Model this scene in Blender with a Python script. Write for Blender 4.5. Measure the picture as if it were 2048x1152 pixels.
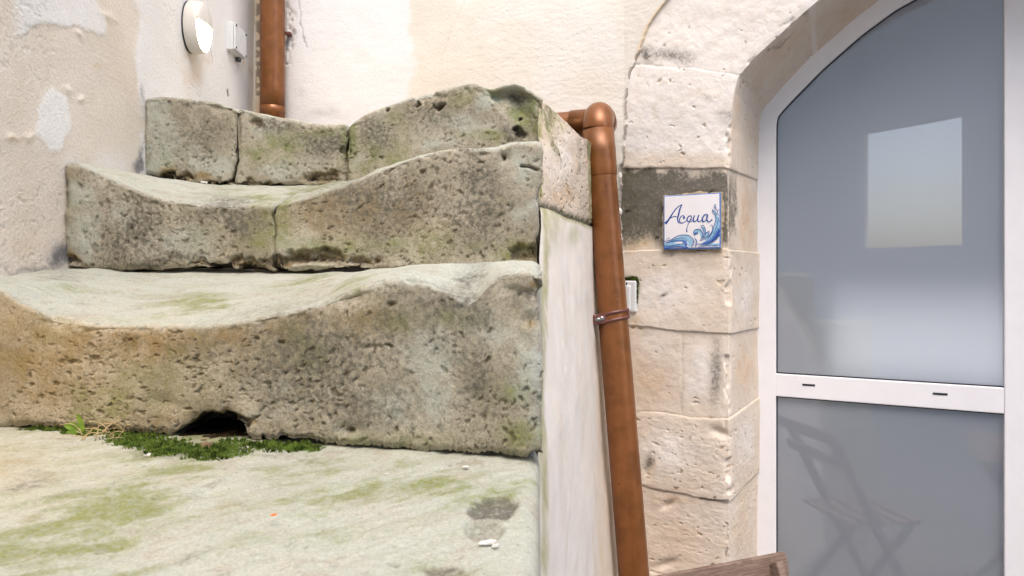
import bpy, bmesh, math, random
import numpy as np
from math import radians, sin, cos, pi

# ------------------------------------------------------------------ camera, light, exposure
scene = bpy.context.scene
for o in list(bpy.data.objects):
    bpy.data.objects.remove(o)
COL = scene.collection
F, CX, CY, CZ = 1400.0, 1024.0, 556.0, 1.5      # focal length in photo pixels, horizon, eye height

cam = bpy.data.cameras.new('camera')
cam.sensor_width = 36.0
cam.lens = 36.0 * F / 2048.0
cam.shift_y = -(576.0 - CY) / 2048.0
cam.clip_start, cam.clip_end = 0.02, 500
cam.dof.use_dof = True
cam.dof.focus_distance = 1.75
cam.dof.aperture_fstop = 11.0
camo = bpy.data.objects.new('camera', cam)
camo.location = (0, 0, CZ)
camo.rotation_euler = (radians(90), 0, 0)
COL.objects.link(camo)
scene.camera = camo

SUN_EL, SUN_AZ = radians(58), radians(168)       # azimuth clockwise from +Y: the light comes from behind the camera
world = bpy.data.worlds.new('World')
scene.world = world
world.use_nodes = True
wn = world.node_tree.nodes
sky = wn.new('ShaderNodeTexSky')
sky.sky_type = 'NISHITA'
sky.sun_disc = False
sky.sun_elevation, sky.sun_rotation = SUN_EL, SUN_AZ
sky.air_density, sky.dust_density, sky.ozone_density = 1.0, 4.0, 1.0
wn['Background'].inputs['Strength'].default_value = 0.15
world.node_tree.links.new(sky.outputs[0], wn['Background'].inputs['Color'])

sun = bpy.data.lights.new('sun', 'SUN')
sun.energy, sun.angle, sun.color = 0.5, radians(70), (1.0, 0.985, 0.96)
suno = bpy.data.objects.new('sun', sun)
sd = np.array([sin(SUN_AZ) * cos(SUN_EL), cos(SUN_AZ) * cos(SUN_EL), sin(SUN_EL)])
from mathutils import Vector, Matrix
suno.rotation_euler = Vector(sd).to_track_quat('Z', 'Y').to_euler()
suno.location = (0, -2, 6)
COL.objects.link(suno)

scene.view_settings.view_transform = 'Standard'
scene.view_settings.look = 'None'
scene.view_settings.gamma = 1
scene.view_settings.exposure = 1.42
scene.cycles.max_bounces = 8
scene.cycles.sample_clamp_indirect = 8
scene.cycles.use_denoising = True

rng = np.random.default_rng(7)
random.seed(7)

# ------------------------------------------------------------------ small helpers
def lin(h):
    h = h.lstrip('#')
    v = [int(h[i:i + 2], 16) / 255 for i in (0, 2, 4)]
    return tuple([c / 12.92 if c <= 0.04045 else ((c + 0.055) / 1.055) ** 2.4 for c in v] + [1.0])

def P(px, py, Y):
    "a photo pixel at depth Y as a point of the place"
    return np.array([(px - CX) / F * Y, Y, CZ + (CY - py) / F * Y])

def proj(p):
    return CX + F * p[..., 0] / p[..., 1], CY - F * (p[..., 2] - CZ) / p[..., 1]

def ip(x, pts):
    a = np.array(pts, float)
    return np.interp(x, a[:, 0], a[:, 1])

def smooth_ip(x, pts, k=9):
    "interpolation with rounded corners"
    y = ip(x, pts)
    if len(y) > 3 * k:
        w = np.hanning(k + 2)[1:-1]; w /= w.sum()
        yp = np.pad(y, (k // 2, k // 2), mode='edge')
        y = np.convolve(yp, w, mode='valid')
    return y

def sstep(a, b, x):
    t = np.clip((x - a) / (b - a), 0, 1)
    return t * t * (3 - 2 * t)

def _hash(ix, iy, iz, seed):
    h = (ix.astype(np.uint32) * np.uint32(374761393) + iy.astype(np.uint32) * np.uint32(668265263)
         + iz.astype(np.uint32) * np.uint32(2147483647 - 58) + np.uint32(seed * 1274126177 & 0xffffffff))
    h = (h ^ (h >> np.uint32(13))) * np.uint32(1274126177)
    h = h ^ (h >> np.uint32(16))
    h = (h ^ (h >> np.uint32(7))) * np.uint32(2246822519)
    h = h ^ (h >> np.uint32(15))
    return h.astype(np.float64) / 4294967295.0

def vnoise(p, freq, seed=0):
    "value noise, 0..1, of points (...,3)"
    q = np.asarray(p) * freq + 1000.0
    i = np.floor(q).astype(np.int64); f = q - i
    f = f * f * f * (f * (f * 6 - 15) + 10)
    out = 0
    for dx in (0, 1):
        for dy in (0, 1):
            for dz in (0, 1):
                w = ((f[..., 0] if dx else 1 - f[..., 0]) * (f[..., 1] if dy else 1 - f[..., 1])
                     * (f[..., 2] if dz else 1 - f[..., 2]))
                out = out + w * _hash(i[..., 0] + dx, i[..., 1] + dy, i[..., 2] + dz, seed)
    return out

def fbm(p, freq, octv=4, seed=0, gain=0.5):
    "centred fractal noise, about -1..1"
    s, a, t = 0, 1.0, 0
    for k in range(octv):
        s = s + a * (vnoise(p, freq * 2.03 ** k, seed + 17 * k) * 2 - 1); t += a; a *= gain
    return s / t * 1.6

def blob(px, py, cx, cy, rx, ry, ang=0.0):
    c, s = cos(radians(ang)), sin(radians(ang))
    u, v = (px - cx) * c + (py - cy) * s, -(px - cx) * s + (py - cy) * c
    return np.exp(-((u / rx) ** 2 + (v / ry) ** 2))

def blobs(px, py, lst):
    m = np.zeros_like(px)
    for b in lst:
        w = b[6] if len(b) > 6 else 1.0
        m = np.maximum(m, w * blob(px, py, *b[:4], b[4] if len(b) > 4 else 0) * (b[5] if len(b) > 5 else 1))
    return m

def line_mask(px, py, pts, width):
    "1 on a polyline of the photo, falling off over width"
    d = np.full(px.shape, 1e9)
    for (x0, y0), (x1, y1) in zip(pts[:-1], pts[1:]):
        vx, vy = x1 - x0, y1 - y0
        t = np.clip(((px - x0) * vx + (py - y0) * vy) / (vx * vx + vy * vy), 0, 1)
        d = np.minimum(d, np.hypot(px - x0 - t * vx, py - y0 - t * vy))
    return np.exp(-(d / width) ** 2)

def grid_normals(p):
    du = np.gradient(p, axis=1); dv = np.gradient(p, axis=0)
    n = np.cross(du, dv)
    n /= np.linalg.norm(n, axis=-1, keepdims=True) + 1e-12
    return n

def pits(u, v, n, rmin, rmax, seed, dens=None, stretch=(1.0, 2.2), crescent=0.5, shape=None):
    "stamp small holes on a grid with column coordinates u and row coordinates v (metres); 0..1 mask and depth"
    r_ = np.random.default_rng(seed)
    m = np.zeros((len(v), len(u))); d = np.zeros_like(m)
    cnt = 0
    tries = 0
    while cnt < n and tries < n * 12:
        tries += 1
        cu, cv = r_.uniform(u[0], u[-1]), r_.uniform(min(v[0], v[-1]), max(v[0], v[-1]))
        if dens is not None:
            i = min(np.searchsorted(v, cv), len(v) - 1); j = min(np.searchsorted(u, cu), len(u) - 1)
            if r_.random() > dens[i, j]:
                continue
        cnt += 1
        r = rmin * (rmax / rmin) ** (r_.random() ** 2.8)
        st = r_.uniform(*stretch); a = r_.normal(0.1, 0.7)
        R = r * st * 1.25
        i0, i1 = np.searchsorted(v, cv - R), np.searchsorted(v, cv + R) + 1
        j0, j1 = np.searchsorted(u, cu - R), np.searchsorted(u, cu + R) + 1
        if i1 - i0 < 2 or j1 - j0 < 2:
            continue
        uu, vv = np.meshgrid(u[j0:j1] - cu, v[i0:i1] - cv)
        jag = 1 + 0.35 * np.sin(uu / r * 2.3 + cnt) * np.cos(vv / r * 2.9 + cnt * 1.7)
        x, y = uu * cos(a) + vv * sin(a), -uu * sin(a) + vv * cos(a)
        e = np.hypot(x / (r * st), y / r) * jag
        k = 1 - sstep(0.55, 1.1, e)
        if r_.random() < crescent:
            e2 = np.hypot(x / (r * st * 0.95), (y + r * 0.75) / r)
            k = k * sstep(0.75, 1.15, e2)
        m[i0:i1, j0:j1] = np.maximum(m[i0:i1, j0:j1], k * r_.uniform(0.25, 1.0))
        d[i0:i1, j0:j1] = np.maximum(d[i0:i1, j0:j1], k * min(r * 1.5, 0.005))
    return m, d

def set_attr(me, name, arr):
    a = me.attributes.new(name, 'FLOAT_COLOR', 'POINT')
    full = np.ones((len(me.vertices), 4), np.float32)
    full[:, :3] = np.clip(arr.reshape(-1, 3), 0, 1)
    a.data.foreach_set('color', full.ravel())

def link_mesh(name, me, mat, parent=None):
    o = bpy.data.objects.new(name, me)
    COL.objects.link(o)
    if mat is not None:
        me.materials.append(mat)
    if parent is not None:
        o.parent = parent
        o.matrix_parent_inverse = Matrix.Translation(parent.location).inverted()
    return o

def grid_obj(name, p, mat, parent=None, attrs=None, flip=False, caps=()):
    "one mesh from a grid of points (rows, cols, 3); caps are index loops closed by an n-gon"
    nr, nc = p.shape[:2]
    idx = np.arange(nr * nc).reshape(nr, nc)
    q = np.stack([idx[:-1, :-1], idx[:-1, 1:], idx[1:, 1:], idx[1:, :-1]], -1).reshape(-1, 4)
    if flip:
        q = q[:, ::-1]
    loops = [q.ravel()]; starts = np.arange(len(q)) * 4; totals = np.full(len(q), 4)
    n0 = len(q) * 4
    cs, ct = [], []
    for c in caps:
        c = np.asarray(c); loops.append(c); cs.append(n0); ct.append(len(c)); n0 += len(c)
    me = bpy.data.meshes.new(name)
    me.vertices.add(nr * nc)
    me.vertices.foreach_set('co', p.reshape(-1).astype(np.float32))
    L = np.concatenate(loops).astype(np.int32)
    me.loops.add(len(L)); me.loops.foreach_set('vertex_index', L)
    S = np.concatenate([starts, cs]).astype(np.int32)
    me.polygons.add(len(S))
    me.polygons.foreach_set('loop_start', S)
    me.update(calc_edges=True)
    me.validate()
    sm = np.ones(len(me.polygons), bool)
    if len(caps):
        sm[-len(caps):] = False
    me.polygons.foreach_set('use_smooth', sm)
    for k, a in (attrs or {}).items():
        set_attr(me, k, a)
    me.update()
    return link_mesh(name, me, mat, parent)

def bm_obj(name, bm, mat, parent=None, smooth=False):
    bmesh.ops.recalc_face_normals(bm, faces=bm.faces)
    me = bpy.data.meshes.new(name)
    bm.to_mesh(me); bm.free()
    if smooth:
        me.polygons.foreach_set('use_smooth', np.ones(len(me.polygons), bool))
    return link_mesh(name, me, mat, parent)

def box_bm(bm, M, size, bevel=0.0, seg=2):
    "a box of the given size, its centre and axes in matrix M"
    r = bmesh.ops.create_cube(bm, size=1.0)
    vs = r['verts']
    bmesh.ops.scale(bm, verts=vs, vec=size)
    if bevel > 0:
        es = list({e for v in vs for e in v.link_edges})
        rb = bmesh.ops.bevel(bm, geom=es, offset=bevel, segments=seg, affect='EDGES', profile=0.5)
        vs = list({v for f in rb['faces'] for v in f.verts} | {v for v in vs if v.is_valid})
    bmesh.ops.transform(bm, matrix=M, verts=vs)
    return vs

def frame_matrix(origin, ax, ay, az):
    M = Matrix.Identity(4)
    for i, a in enumerate((ax, ay, az)):
        for k in range(3):
            M[k][i] = a[k]
    for k in range(3):
        M[k][3] = origin[k]
    return M

def unit(v):
    v = np.array(v, float); return v / np.linalg.norm(v)

def tube_pts(path, radii, seg=40):
    "grid of points of a tube round a path"
    path = np.array(path, float); n = len(path)
    t = np.gradient(path, axis=0); t /= np.linalg.norm(t, axis=1, keepdims=True)
    a = np.cross(t[0], [0.3, 0.9, 0.2]); a /= np.linalg.norm(a)
    out = np.zeros((n, seg + 1, 3))
    th = np.linspace(0, 2 * pi, seg + 1)
    for i in range(n):
        a = a - t[i] * (a @ t[i]); a /= np.linalg.norm(a)
        b = np.cross(t[i], a)
        out[i] = path[i] + radii[i] * (np.cos(th)[:, None] * a + np.sin(th)[:, None] * b)
    return out

def tube_obj(name, path, radii, mat, parent=None, seg=40, cap=True):
    g = tube_pts(path, radii, seg)[:, :-1]
    bm = bmesh.new()
    rows = [[bm.verts.new(v) for v in r] for r in g]
    n = len(rows[0])
    for a, b in zip(rows[:-1], rows[1:]):
        for j in range(n):
            bm.faces.new((a[j], a[(j + 1) % n], b[(j + 1) % n], b[j]))
    if cap:
        bm.faces.new(rows[0]); bm.faces.new(rows[-1])
    o = bm_obj(name, bm, mat, parent, smooth=True)
    return o

def ring_profile(z0, z1, r, lip=0.002):
    return

def tag(o, label=None, cat=None, group=None, kind=None):
    if label: o['label'] = label
    if cat: o['category'] = cat
    if group: o['group'] = group
    if kind: o['kind'] = kind
    return o

def empty(name, loc, label, cat, group=None):
    o = bpy.data.objects.new(name, None)
    o.empty_display_size = 0.05
    o.location = loc
    COL.objects.link(o)
    return tag(o, label, cat, group)

# ------------------------------------------------------------------ materials
class NT:
    def __init__(self, name):
        self.m = bpy.data.materials.new(name); self.m.use_nodes = True
        self.t = self.m.node_tree; self.n = self.t.nodes
        self.b = self.n['Principled BSDF']
        tc = self.n.new('ShaderNodeTexCoord'); self.co = tc.outputs['Object']
    def link(self, a, b): self.t.links.new(a, b)
    def noise(self, scale, detail=4, rough=0.55, co=None, dist=0.0, out='Fac'):
        n = self.n.new('ShaderNodeTexNoise')
        n.inputs['Scale'].default_value = scale; n.inputs['Detail'].default_value = detail
        n.inputs['Roughness'].default_value = rough; n.inputs['Distortion'].default_value = dist
        self.link(co or self.co, n.inputs['Vector']); return n.outputs[out]
    def voro(self, scale, feature='F1', co=None, rand=1.0):
        n = self.n.new('ShaderNodeTexVoronoi'); n.feature = feature
        n.inputs['Scale'].default_value = scale; n.inputs['Randomness'].default_value = rand
        self.link(co or self.co, n.inputs['Vector']); return n.outputs['Distance']
    def ramp(self, x, a, b):
        n = self.n.new('ShaderNodeMapRange'); n.interpolation_type = 'SMOOTHSTEP'
        n.inputs['From Min'].default_value = a; n.inputs['From Max'].default_value = b
        self.link(x, n.inputs['Value']); return n.outputs['Result']
    def math(self, op, a, b=0.0, clamp=False):
        n = self.n.new('ShaderNodeMath'); n.operation = op; n.use_clamp = clamp
        for i, v in enumerate((a, b)):
            if isinstance(v, (int, float)): n.inputs[i].default_value = v
            else: self.link(v, n.inputs[i])
        return n.outputs[0]
    def mix(self, f, a, b, mode='MIX'):
        n = self.n.new('ShaderNodeMix'); n.data_type = 'RGBA'; n.blend_type = mode
        for s, v in ((n.inputs[0], f), (n.inputs[6], a), (n.inputs[7], b)):
            if isinstance(v, (int, float)): s.default_value = v
            elif isinstance(v, tuple): s.default_value = v
            else: self.link(v, s)
        return n.outputs[2]
    def attr(self, name):
        n = self.n.new('ShaderNodeAttribute'); n.attribute_name = name
        s = self.n.new('ShaderNodeSeparateColor'); self.link(n.outputs['Color'], s.inputs[0])
        return s.outputs[0], s.outputs[1], s.outputs[2]
    def mapping(self, scale):
        n = self.n.new('ShaderNodeMapping'); n.inputs['Scale'].default_value = scale
        self.link(self.co, n.inputs['Vector']); return n.outputs[0]
    def bump(self, hts, dist=0.002, strength=1.0):
        prev = None
        for h, d, s in hts:
            n = self.n.new('ShaderNodeBump'); n.inputs['Distance'].default_value = d
            n.inputs['Strength'].default_value = s
            self.link(h, n.inputs['Height'])
            if prev is not None: self.link(prev, n.inputs['Normal'])
            prev = n.outputs[0]
        self.link(prev, self.b.inputs['Normal'])
    def done(self, color=None, rough=0.9, spec=0.3, metal=0.0):
        if color is not None:
            if isinstance(color, tuple): self.b.inputs['Base Color'].default_value = color
            else: self.link(color, self.b.inputs['Base Color'])
        if isinstance(rough, (int, float)): self.b.inputs['Roughness'].default_value = rough
        else: self.link(rough, self.b.inputs['Roughness'])
        self.b.inputs['Specular IOR Level'].default_value = spec
        self.b.inputs['Metallic'].default_value = metal
        return self.m

def weathered(name, base_a, base_b, pale, green, dark, brown, crev, sandy=0.3, mottle=1.0, brk_amt=1.0):
    """rough mineral surface. Attribute 'stain': green growth, dark lichen, pit dirt. Attribute 'tone': pale wash and painted nosing highlight, brown, open crack and painted underside shade."""
    t = NT(name)
    g, d, pit = t.attr('stain'); pa, br, cr = t.attr('tone')
    n1 = t.noise(7, 6, 0.6, dist=0.4); n2 = t.noise(26, 5, 0.65); n3 = t.noise(120, 4, 0.65); n4 = t.noise(300, 3, 0.7); n5 = t.noise(210, 2, 0.6, dist=0.6)
    c = t.mix(t.ramp(n1, 0.35, 0.65), base_a, base_b)
    c = t.mix(t.math('MULTIPLY', t.ramp(n2, 0.45, 0.72), 0.55 * mottle), c, base_a)
    # fine speckle under the washes
    big = t.ramp(n1, 0.4, 0.6)
    c = t.mix(t.math('MULTIPLY', t.ramp(n3, 0.5, 0.68), 0.40 * mottle), c, dark)
    c = t.mix(t.math('MULTIPLY', t.math('MULTIPLY', t.ramp(n5, 0.56, 0.66), big), 0.38 * mottle), c, crev)
    c = t.mix(t.math('MULTIPLY', t.ramp(n4, 0.5, 0.64), 0.26 * mottle), c, pale)
    def brk(x, n, lo, hi, amt=1.0):
        # a stain broken up by noise: x + (n-.5) thresholded
        k = t.math('ADD', t.math('MULTIPLY', t.ramp(n, 0.3, 0.7), 1.15 * brk_amt), 1 - 0.58 * brk_amt)
        return t.math('MULTIPLY', t.ramp(t.math('MULTIPLY', x, k), 0.02, 0.95), amt)
    c = t.mix(brk(pa, n2, 0.25, 0.85, 0.92), c, pale)
    c = t.mix(brk(br, n2, 0.3, 0.95, 0.85), c, brown)
    gcol = t.mix(t.ramp(n3, 0.35, 0.65), green, tuple([green[0] * 1.32, green[1] * 1.22, green[2] * 1.1, 1.0]))
    gk = t.math('ADD', t.math('MULTIPLY', t.ramp(n3, 0.35, 0.65), 0.5 * brk_amt), 1 - 0.28 * brk_amt)
    c = t.mix(t.math('MULTIPLY', brk(g, n2, 0.2, 1.0, 0.85), gk, True), c, gcol)
    c = t.mix(brk(d, n3, 0.2, 1.0, 0.88), c, dark)
    c = t.mix(t.math('MULTIPLY', t.ramp(n3, 0.56, 0.72), 0.16 * mottle), c, dark)
    gr = t.math('ADD', t.math('MULTIPLY', t.ramp(n4, 0.3, 0.7), 0.24 * min(1, mottle + .25)), 1 - 0.12 * min(1, mottle + .25))
    c = t.mix(1.0, c, gr, 'MULTIPLY')
    vs = t.voro(85, co=t.mapping((1, 1, 1.6)))
    c = t.mix(t.math('MULTIPLY', t.math('MULTIPLY', t.ramp(vs, 0.16, 0.06), t.ramp(n2, 0.5, 0.62)), 0.55 * mottle), c, crev)
    c = t.mix(t.math('MULTIPLY', pit, 0.72), c, crev)
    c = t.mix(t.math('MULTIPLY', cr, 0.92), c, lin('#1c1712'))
    t.bump([(n4, 0.0022, sandy), (n3, 0.004, sandy * 0.8)])
    return t.done(c, 0.92, 0.2)

M = {}
M['riser'] = weathered('weathered_limestone', lin('#8f8774'), lin('#aba391'), lin('#abada1'), lin('#71784f'),
                       lin('#5e5b52'), lin('#86714c'), lin('#4f432c'), 0.45)
M['tread'] = M['riser']
M['jamb'] = weathered('jamb_limestone', lin('#d5c7b6'), lin('#dbd0c3'), lin('#e6e1dc'), lin('#7d8054'),
                      lin('#4f4d45'), lin('#cfae8a'), lin('#a58460'), 0.3, 0.18, 0.55)
M['cap'] = weathered('flank_limestone', lin('#bfae99'), lin('#c9bcaa'), lin('#cfc8c0'), lin('#767a4c'),
                     lin('#5b594e'), lin('#ad9474'), lin('#8a6c4c'), 0.4, 0.4)
M['plaster_left'] = weathered('sandy_plaster', lin('#dcd0c0'), lin('#e1d7ca'), lin('#e9e7e4'), lin('#9a9a86'),
                              lin('#55575c'), lin('#d6bc9a'), lin('#a89070'), 0.8, 0.10, 0.3)
M['plaster_back'] = weathered('white_plaster', lin('#dcd7cd'), lin('#e0dbd2'), lin('#e4e5e8'), lin('#9a9a86'),
                              lin('#83796d'), lin('#dcc4a2'), lin('#b09a7c'), 0.4, 0.03, 0.3)
M['plaster_side'] = weathered('streaked_plaster', lin('#d5ccbf'), lin('#dad2c7'), lin('#dfdad4'), lin('#8e8f60'),
                              lin('#777065'), lin('#d3bfa4'), lin('#a48a68'), 0.3, 0.05, 0.4)

def simple(name, color, rough=0.5, spec=0.4, metal=0.0, var=0.06, scale=30, bump=0.0):
    t = NT(name)
    n = t.noise(scale, 5)
    dk = tuple([c * (1 - var * 3) for c in color[:3]] + [1.0])
    c = t.mix(t.ramp(n, 0.35, 0.7), color, dk)
    if bump: t.bump([(t.noise(scale * 6, 3), 0.001, bump)])
    r = t.math('ADD', t.math('MULTIPLY', t.noise(scale * 2, 3), 0.12), rough - 0.06)
    return t.done(c, r, spec, metal)

def copper_paint():
    t = NT('copper_brown_pvc')
    n = t.noise(18, 5); n2 = t.noise(140, 3); v = t.voro(55)
    c = t.mix(t.ramp(n, 0.35, 0.7), lin('#85532c'), lin('#6f441f'))
    c = t.mix(t.math('MULTIPLY', t.ramp(v, 0.06, 0.02), 0.35), c, lin('#c09878'))       # specks of lime
    str_ = t.noise(5, 4, co=t.mapping((30, 30, 1.2)))
    c = t.mix(t.math('MULTIPLY', t.ramp(str_, 0.55, 0.75), 0.1), c, lin('#a88668'))
    t.bump([(n2, 0.0006, 0.12)])
    r = t.math('ADD', t.math('MULTIPLY', n, 0.2), 0.22)
    m = t.done(c, r, 0.5, 0.3)
    return m
M['pvc'] = copper_paint()
M['clamp'] = simple('brown_lacquer', lin('#6a4038'), 0.4, 0.5)
M['zinc'] = simple('zinc_steel', lin('#9c9c9c'), 0.35, 0.5, 0.9)
M['white_metal'] = simple('white_powder_coat', lin('#eeedf0'), 0.38, 0.45, 0.0, 0.012, 12)
M['gasket'] = simple('dark_gasket', lin('#2e3138'), 0.7)
M['box_grey'] = simple('pale_grey_plastic', lin('#d6d8d8'), 0.45, 0.4, 0, 0.03)
M['box_dark'] = simple('smoked_plastic', lin('#4a4f50'), 0.2, 0.5)
M['lamp_white'] = simple('white_enamel', lin('#d4cfc6'), 0.4, 0.45, 0, 0.02)
M['mortar'] = simple('tile_mortar', lin('#b8a78c'), 0.95, 0.1, 0, 0.12, 60, 0.6)
M['glaze'] = simple('white_glaze', lin('#e9e7ea'), 0.12, 0.5, 0, 0.012, 25)
M['ink'] = simple('cobalt_glaze', lin('#2f54a0'), 0.15, 0.5, 0, 0.1, 150)
M['ink_mid'] = simple('blue_glaze', lin('#5f86c8'), 0.15, 0.5, 0, 0.1, 150)
M['ink_light'] = simple('pale_blue_glaze', lin('#9cc8e4'), 0.15, 0.5, 0, 0.08, 150)
M['print'] = simple('faded_print', lin('#5a3016'), 0.6)
M['pebble'] = simple('white_chip', lin('#dcd8d0'), 0.9, 0.2, 0, 0.08, 80)
M['brown_pebble'] = simple('brown_stone', lin('#7c6650'), 0.95, 0.2, 0, 0.15, 80, 0.5)
M['petal'] = simple('orange_petal', lin('#d8743c'), 0.7, 0.2)
M['leaf'] = simple('weed_leaf', lin('#7c9a38'), 0.55, 0.3, 0, 0.1, 60)
M['straw'] = simple('dry_straw', lin('#c8b48a'), 0.8, 0.2, 0, 0.1, 60)
M['yard'] = simple('yard_paving', lin('#807d79'), 0.9, 0.2, 0, 0.08, 3, 0.3)
M['far_plaster'] = simple('far_plaster', lin('#e6e2da'), 0.95, 0.2, 0, 0.04, 2)
M['room'] = simple('room_paint', lin('#8f939b'), 0.9, 0.2, 0, 0.02, 2)
M['linen'] = simple('white_linen', lin('#e6ebee'), 0.9, 0.2, 0, 0.03, 8)

def moss_mat():
    t = NT('moss_green')
    n = t.noise(70, 4); n2 = t.noise(300, 2)
    c = t.mix(t.ramp(n, 0.4, 0.6), lin('#27360f'), lin('#5c7030'))
    c = t.mix(t.math('MULTIPLY', t.ramp(n2, 0.5, 0.7), 0.4), c, lin('#7f8c3c'))
    return t.done(c, 0.95, 0.1)
M['moss'] = moss_mat()

def wood_mat():
    t = NT('weathered_brown_wood')
    co = t.mapping((3, 3, 60))
    n = t.noise(6, 6, 0.65, co=t.mapping((4.0, 4.0, 70.0)), dist=0.3); n2 = t.noise(40, 4)
    c = t.mix(t.ramp(n, 0.3, 0.7), lin('#5c4a3e'), lin('#8a766a'))
    c = t.mix(t.math('MULTIPLY', t.ramp(n2, 0.5, 0.75), 0.4), c, lin('#9c8a7e'))
    t.bump([(n, 0.0012, 0.5)])
    return t.done(c, 0.75, 0.25)
M['wood'] = wood_mat()

def frosted():
    t = NT('frosted_glass')
    out = t.n['Material Output']
    b = t.b
    b.inputs['Base Color'].default_value = lin('#eef2f5')
    b.inputs['Transmission Weight'].default_value = 1.0
    b.inputs['Roughness'].default_value = 0.37
    b.inputs['IOR'].default_value = 1.25
    b.inputs['Specular IOR Level'].default_value = 0.3
    dif = t.n.new('ShaderNodeBsdfDiffuse'); dif.inputs['Color'].default_value = lin('#bfc7d3')
    mx = t.n.new('ShaderNodeMixShader'); mx.inputs[0].default_value = 0.40
    t.link(b.outputs[0], mx.inputs[1]); t.link(dif.outputs[0], mx.inputs[2])
    gl = t.n.new('ShaderNodeBsdfGlossy'); gl.inputs['Roughness'].default_value = 0.012
    gl.inputs['Color'].default_value = (1, 1, 1, 1)
    fr = t.n.new('ShaderNodeFresnel'); fr.inputs['IOR'].default_value = 2.1
    mx2 = t.n.new('ShaderNodeMixShader')
    t.link(fr.outputs[0], mx2.inputs[0]); t.link(mx.outputs[0], mx2.inputs[1]); t.link(gl.outputs[0], mx2.inputs[2])
    t.link(mx2.outputs[0], out.inputs['Surface'])
    return t.m
M['frost'] = frosted()

def emit(name, color, s):
    t = NT(name)
    t.b.inputs['Emission Color'].default_value = color
    t.b.inputs['Emission Strength'].default_value = s
    return t.done(color, 0.4)
M['lamp_glow'] = emit('lit_lamp_glass', lin('#ffd796'), 13.0)
M['lamp_strong'] = emit('bright_lamp_glass', lin('#ffcf82'), 17.0)

# ------------------------------------------------------------------ geometry of the place: two wall lines and the stairs
def XL(Y): return -0.962 - 0.042 * (Y - 1.5)                 # left wall
CORNER = np.array([-1.0145, 2.75])
SO = np.array([0.555, 2.15])                                 # a point of the archway's face
SD = unit([0.875, -0.485]); SN = unit([0.485, 0.875])        # along it, and into the building
def W(s, z, off=0.0):
    "archway face coordinates (along, up from the eye, inwards) to the place"
    s, z, off = np.broadcast_arrays(np.asarray(s, float), np.asarray(z, float), np.asarray(off, float))
    return np.stack([SO[0] + SD[0] * s + SN[0] * off, SO[1] + SD[1] * s + SN[1] * off, CZ + z], -1)
BEND = W(-0.218, 0)[:2]

# ------------------------------------------------------------------ the setting
def sheet(name, pts, mat, kind='structure'):
    bm = bmesh.new()
    bm.faces.new([bm.verts.new(p) for p in pts])
    return tag(bm_obj(name, bm, mat), kind=kind)
sheet('ground', [(-60, -60, 0), (60, -60, 0), (60, 60, 0), (-60, 60, 0)], M['yard'])

def plaster_left():
    ys = np.concatenate([np.linspace(0.0, 1.05, 40)[:-1], np.linspace(1.05, 2.76, 560)])
    zs = np.concatenate([np.linspace(0, 1.3, 20)[:-1], np.linspace(1.3, 2.62, 440)[:-1], np.linspace(2.62, 4.2, 30)])
    Yg, Zg = np.meshgrid(ys, zs)
    p = np.stack([XL(Yg), Yg, Zg], -1)
    Yc = np.maximum(Yg, 0.6)
    px, py = CX + F * p[..., 0] / Yc, CY - F * (p[..., 2] - CZ) / Yc
    vis = (Yg > 1.0)
    wx = px + 16 * fbm(p, 14, 3, 3); wy = py + 16 * fbm(p, 14, 3, 4)
    patch = sstep(1.25, 0.95, np.hypot((wx - 105) / 29, (wy - 244) / 62))           # oval repair
    patch2 = sstep(0, 10, 52 - wy + 0.25 * np.abs(wx - 130)) * sstep(20, 45, wx) * sstep(215, 195, wx)
    white = sstep(268, 290, wx - 0.02 * (py - 100)) * sstep(520, 300, 0 * wx + py)
    white = np.maximum(white, sstep(150, 125, wx) * sstep(330, 380, py) * 0.0)
    low = blobs(px, py, [(225, 330, 45, 30, 20, 0.6), (140, 330, 25, 40, 0, 0.5)])
    pale = np.maximum.reduce([patch * 0.9, patch2 * 0.75, white * 0.95, low]) * vis
    dark = blobs(wx, wy, [(120, 518, 22, 30, 20, 1.0), (60, 536, 80, 9, 3, 0.55), (284, 330, 9, 40, 0, 0.8), (290, 200, 5, 22, 0, 0.5), (60, 535, 40, 14, 0, .4)]) * vis
    brown = blobs(wx, wy, [(380, 130, 22, 60, 0, 0.55), (487, 135, 8, 22, 0, 0.6), (195, 130, 10, 6, 30, 0.6),
                           (25, 275, 18, 10, 0, 0.5), (395, 112, 20, 14, 0, 0.5), (60, 480, 80, 40, 0, .35)]) * vis
    crack = line_mask(wx, wy, [(420, 108), (421, 125)], 1.6) * 0.5 + line_mask(px, py, [(454, 180), (456, 192)], 1.5) * 0.9
    edge = sstep(493, 506, wx) * sstep(-50, 230, 240 - py) * 0.0
    n = fbm(p, 3.0, 3, 11); n2 = fbm(p, 22, 4, 12)
    lumps = blobs(wx, wy, [(55, 272, 16, 9, 10), (20, 272, 8, 8, 0), (140, 190, 7, 10, 0), (165, 210, 5, 5, 0), (215, 30, 14, 8, 40), (160, 70, 12, 6, 30)])
    h = 0.004 * n + 0.0005 * n2 + 0.0014 * patch * vis + 0.002 * patch2 * vis + 0.003 * white * vis + 0.004 * lumps * vis - 0.004 * np.clip(crack, 0, 1)
    scr = np.abs(fbm(p * np.array([1, 1, 2.0]), 30, 3, 19))
    h += -0.0016 * (scr < 0.05) * (fbm(p, 5, 2, 20) > 0.35)
    p[..., 0] += h
    st = np.stack([0 * pale, dark, 0 * pale], -1); tn = np.stack([pale, brown, np.clip(crack, 0, 1)], -1)
    o = grid_obj('plaster_wall', p, M['plaster_left'], attrs={'stain': st, 'tone': tn}, flip=True)
    tag(o, 'beige patched plaster wall along the left side of the steps', 'wall')
plaster_left()

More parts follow.
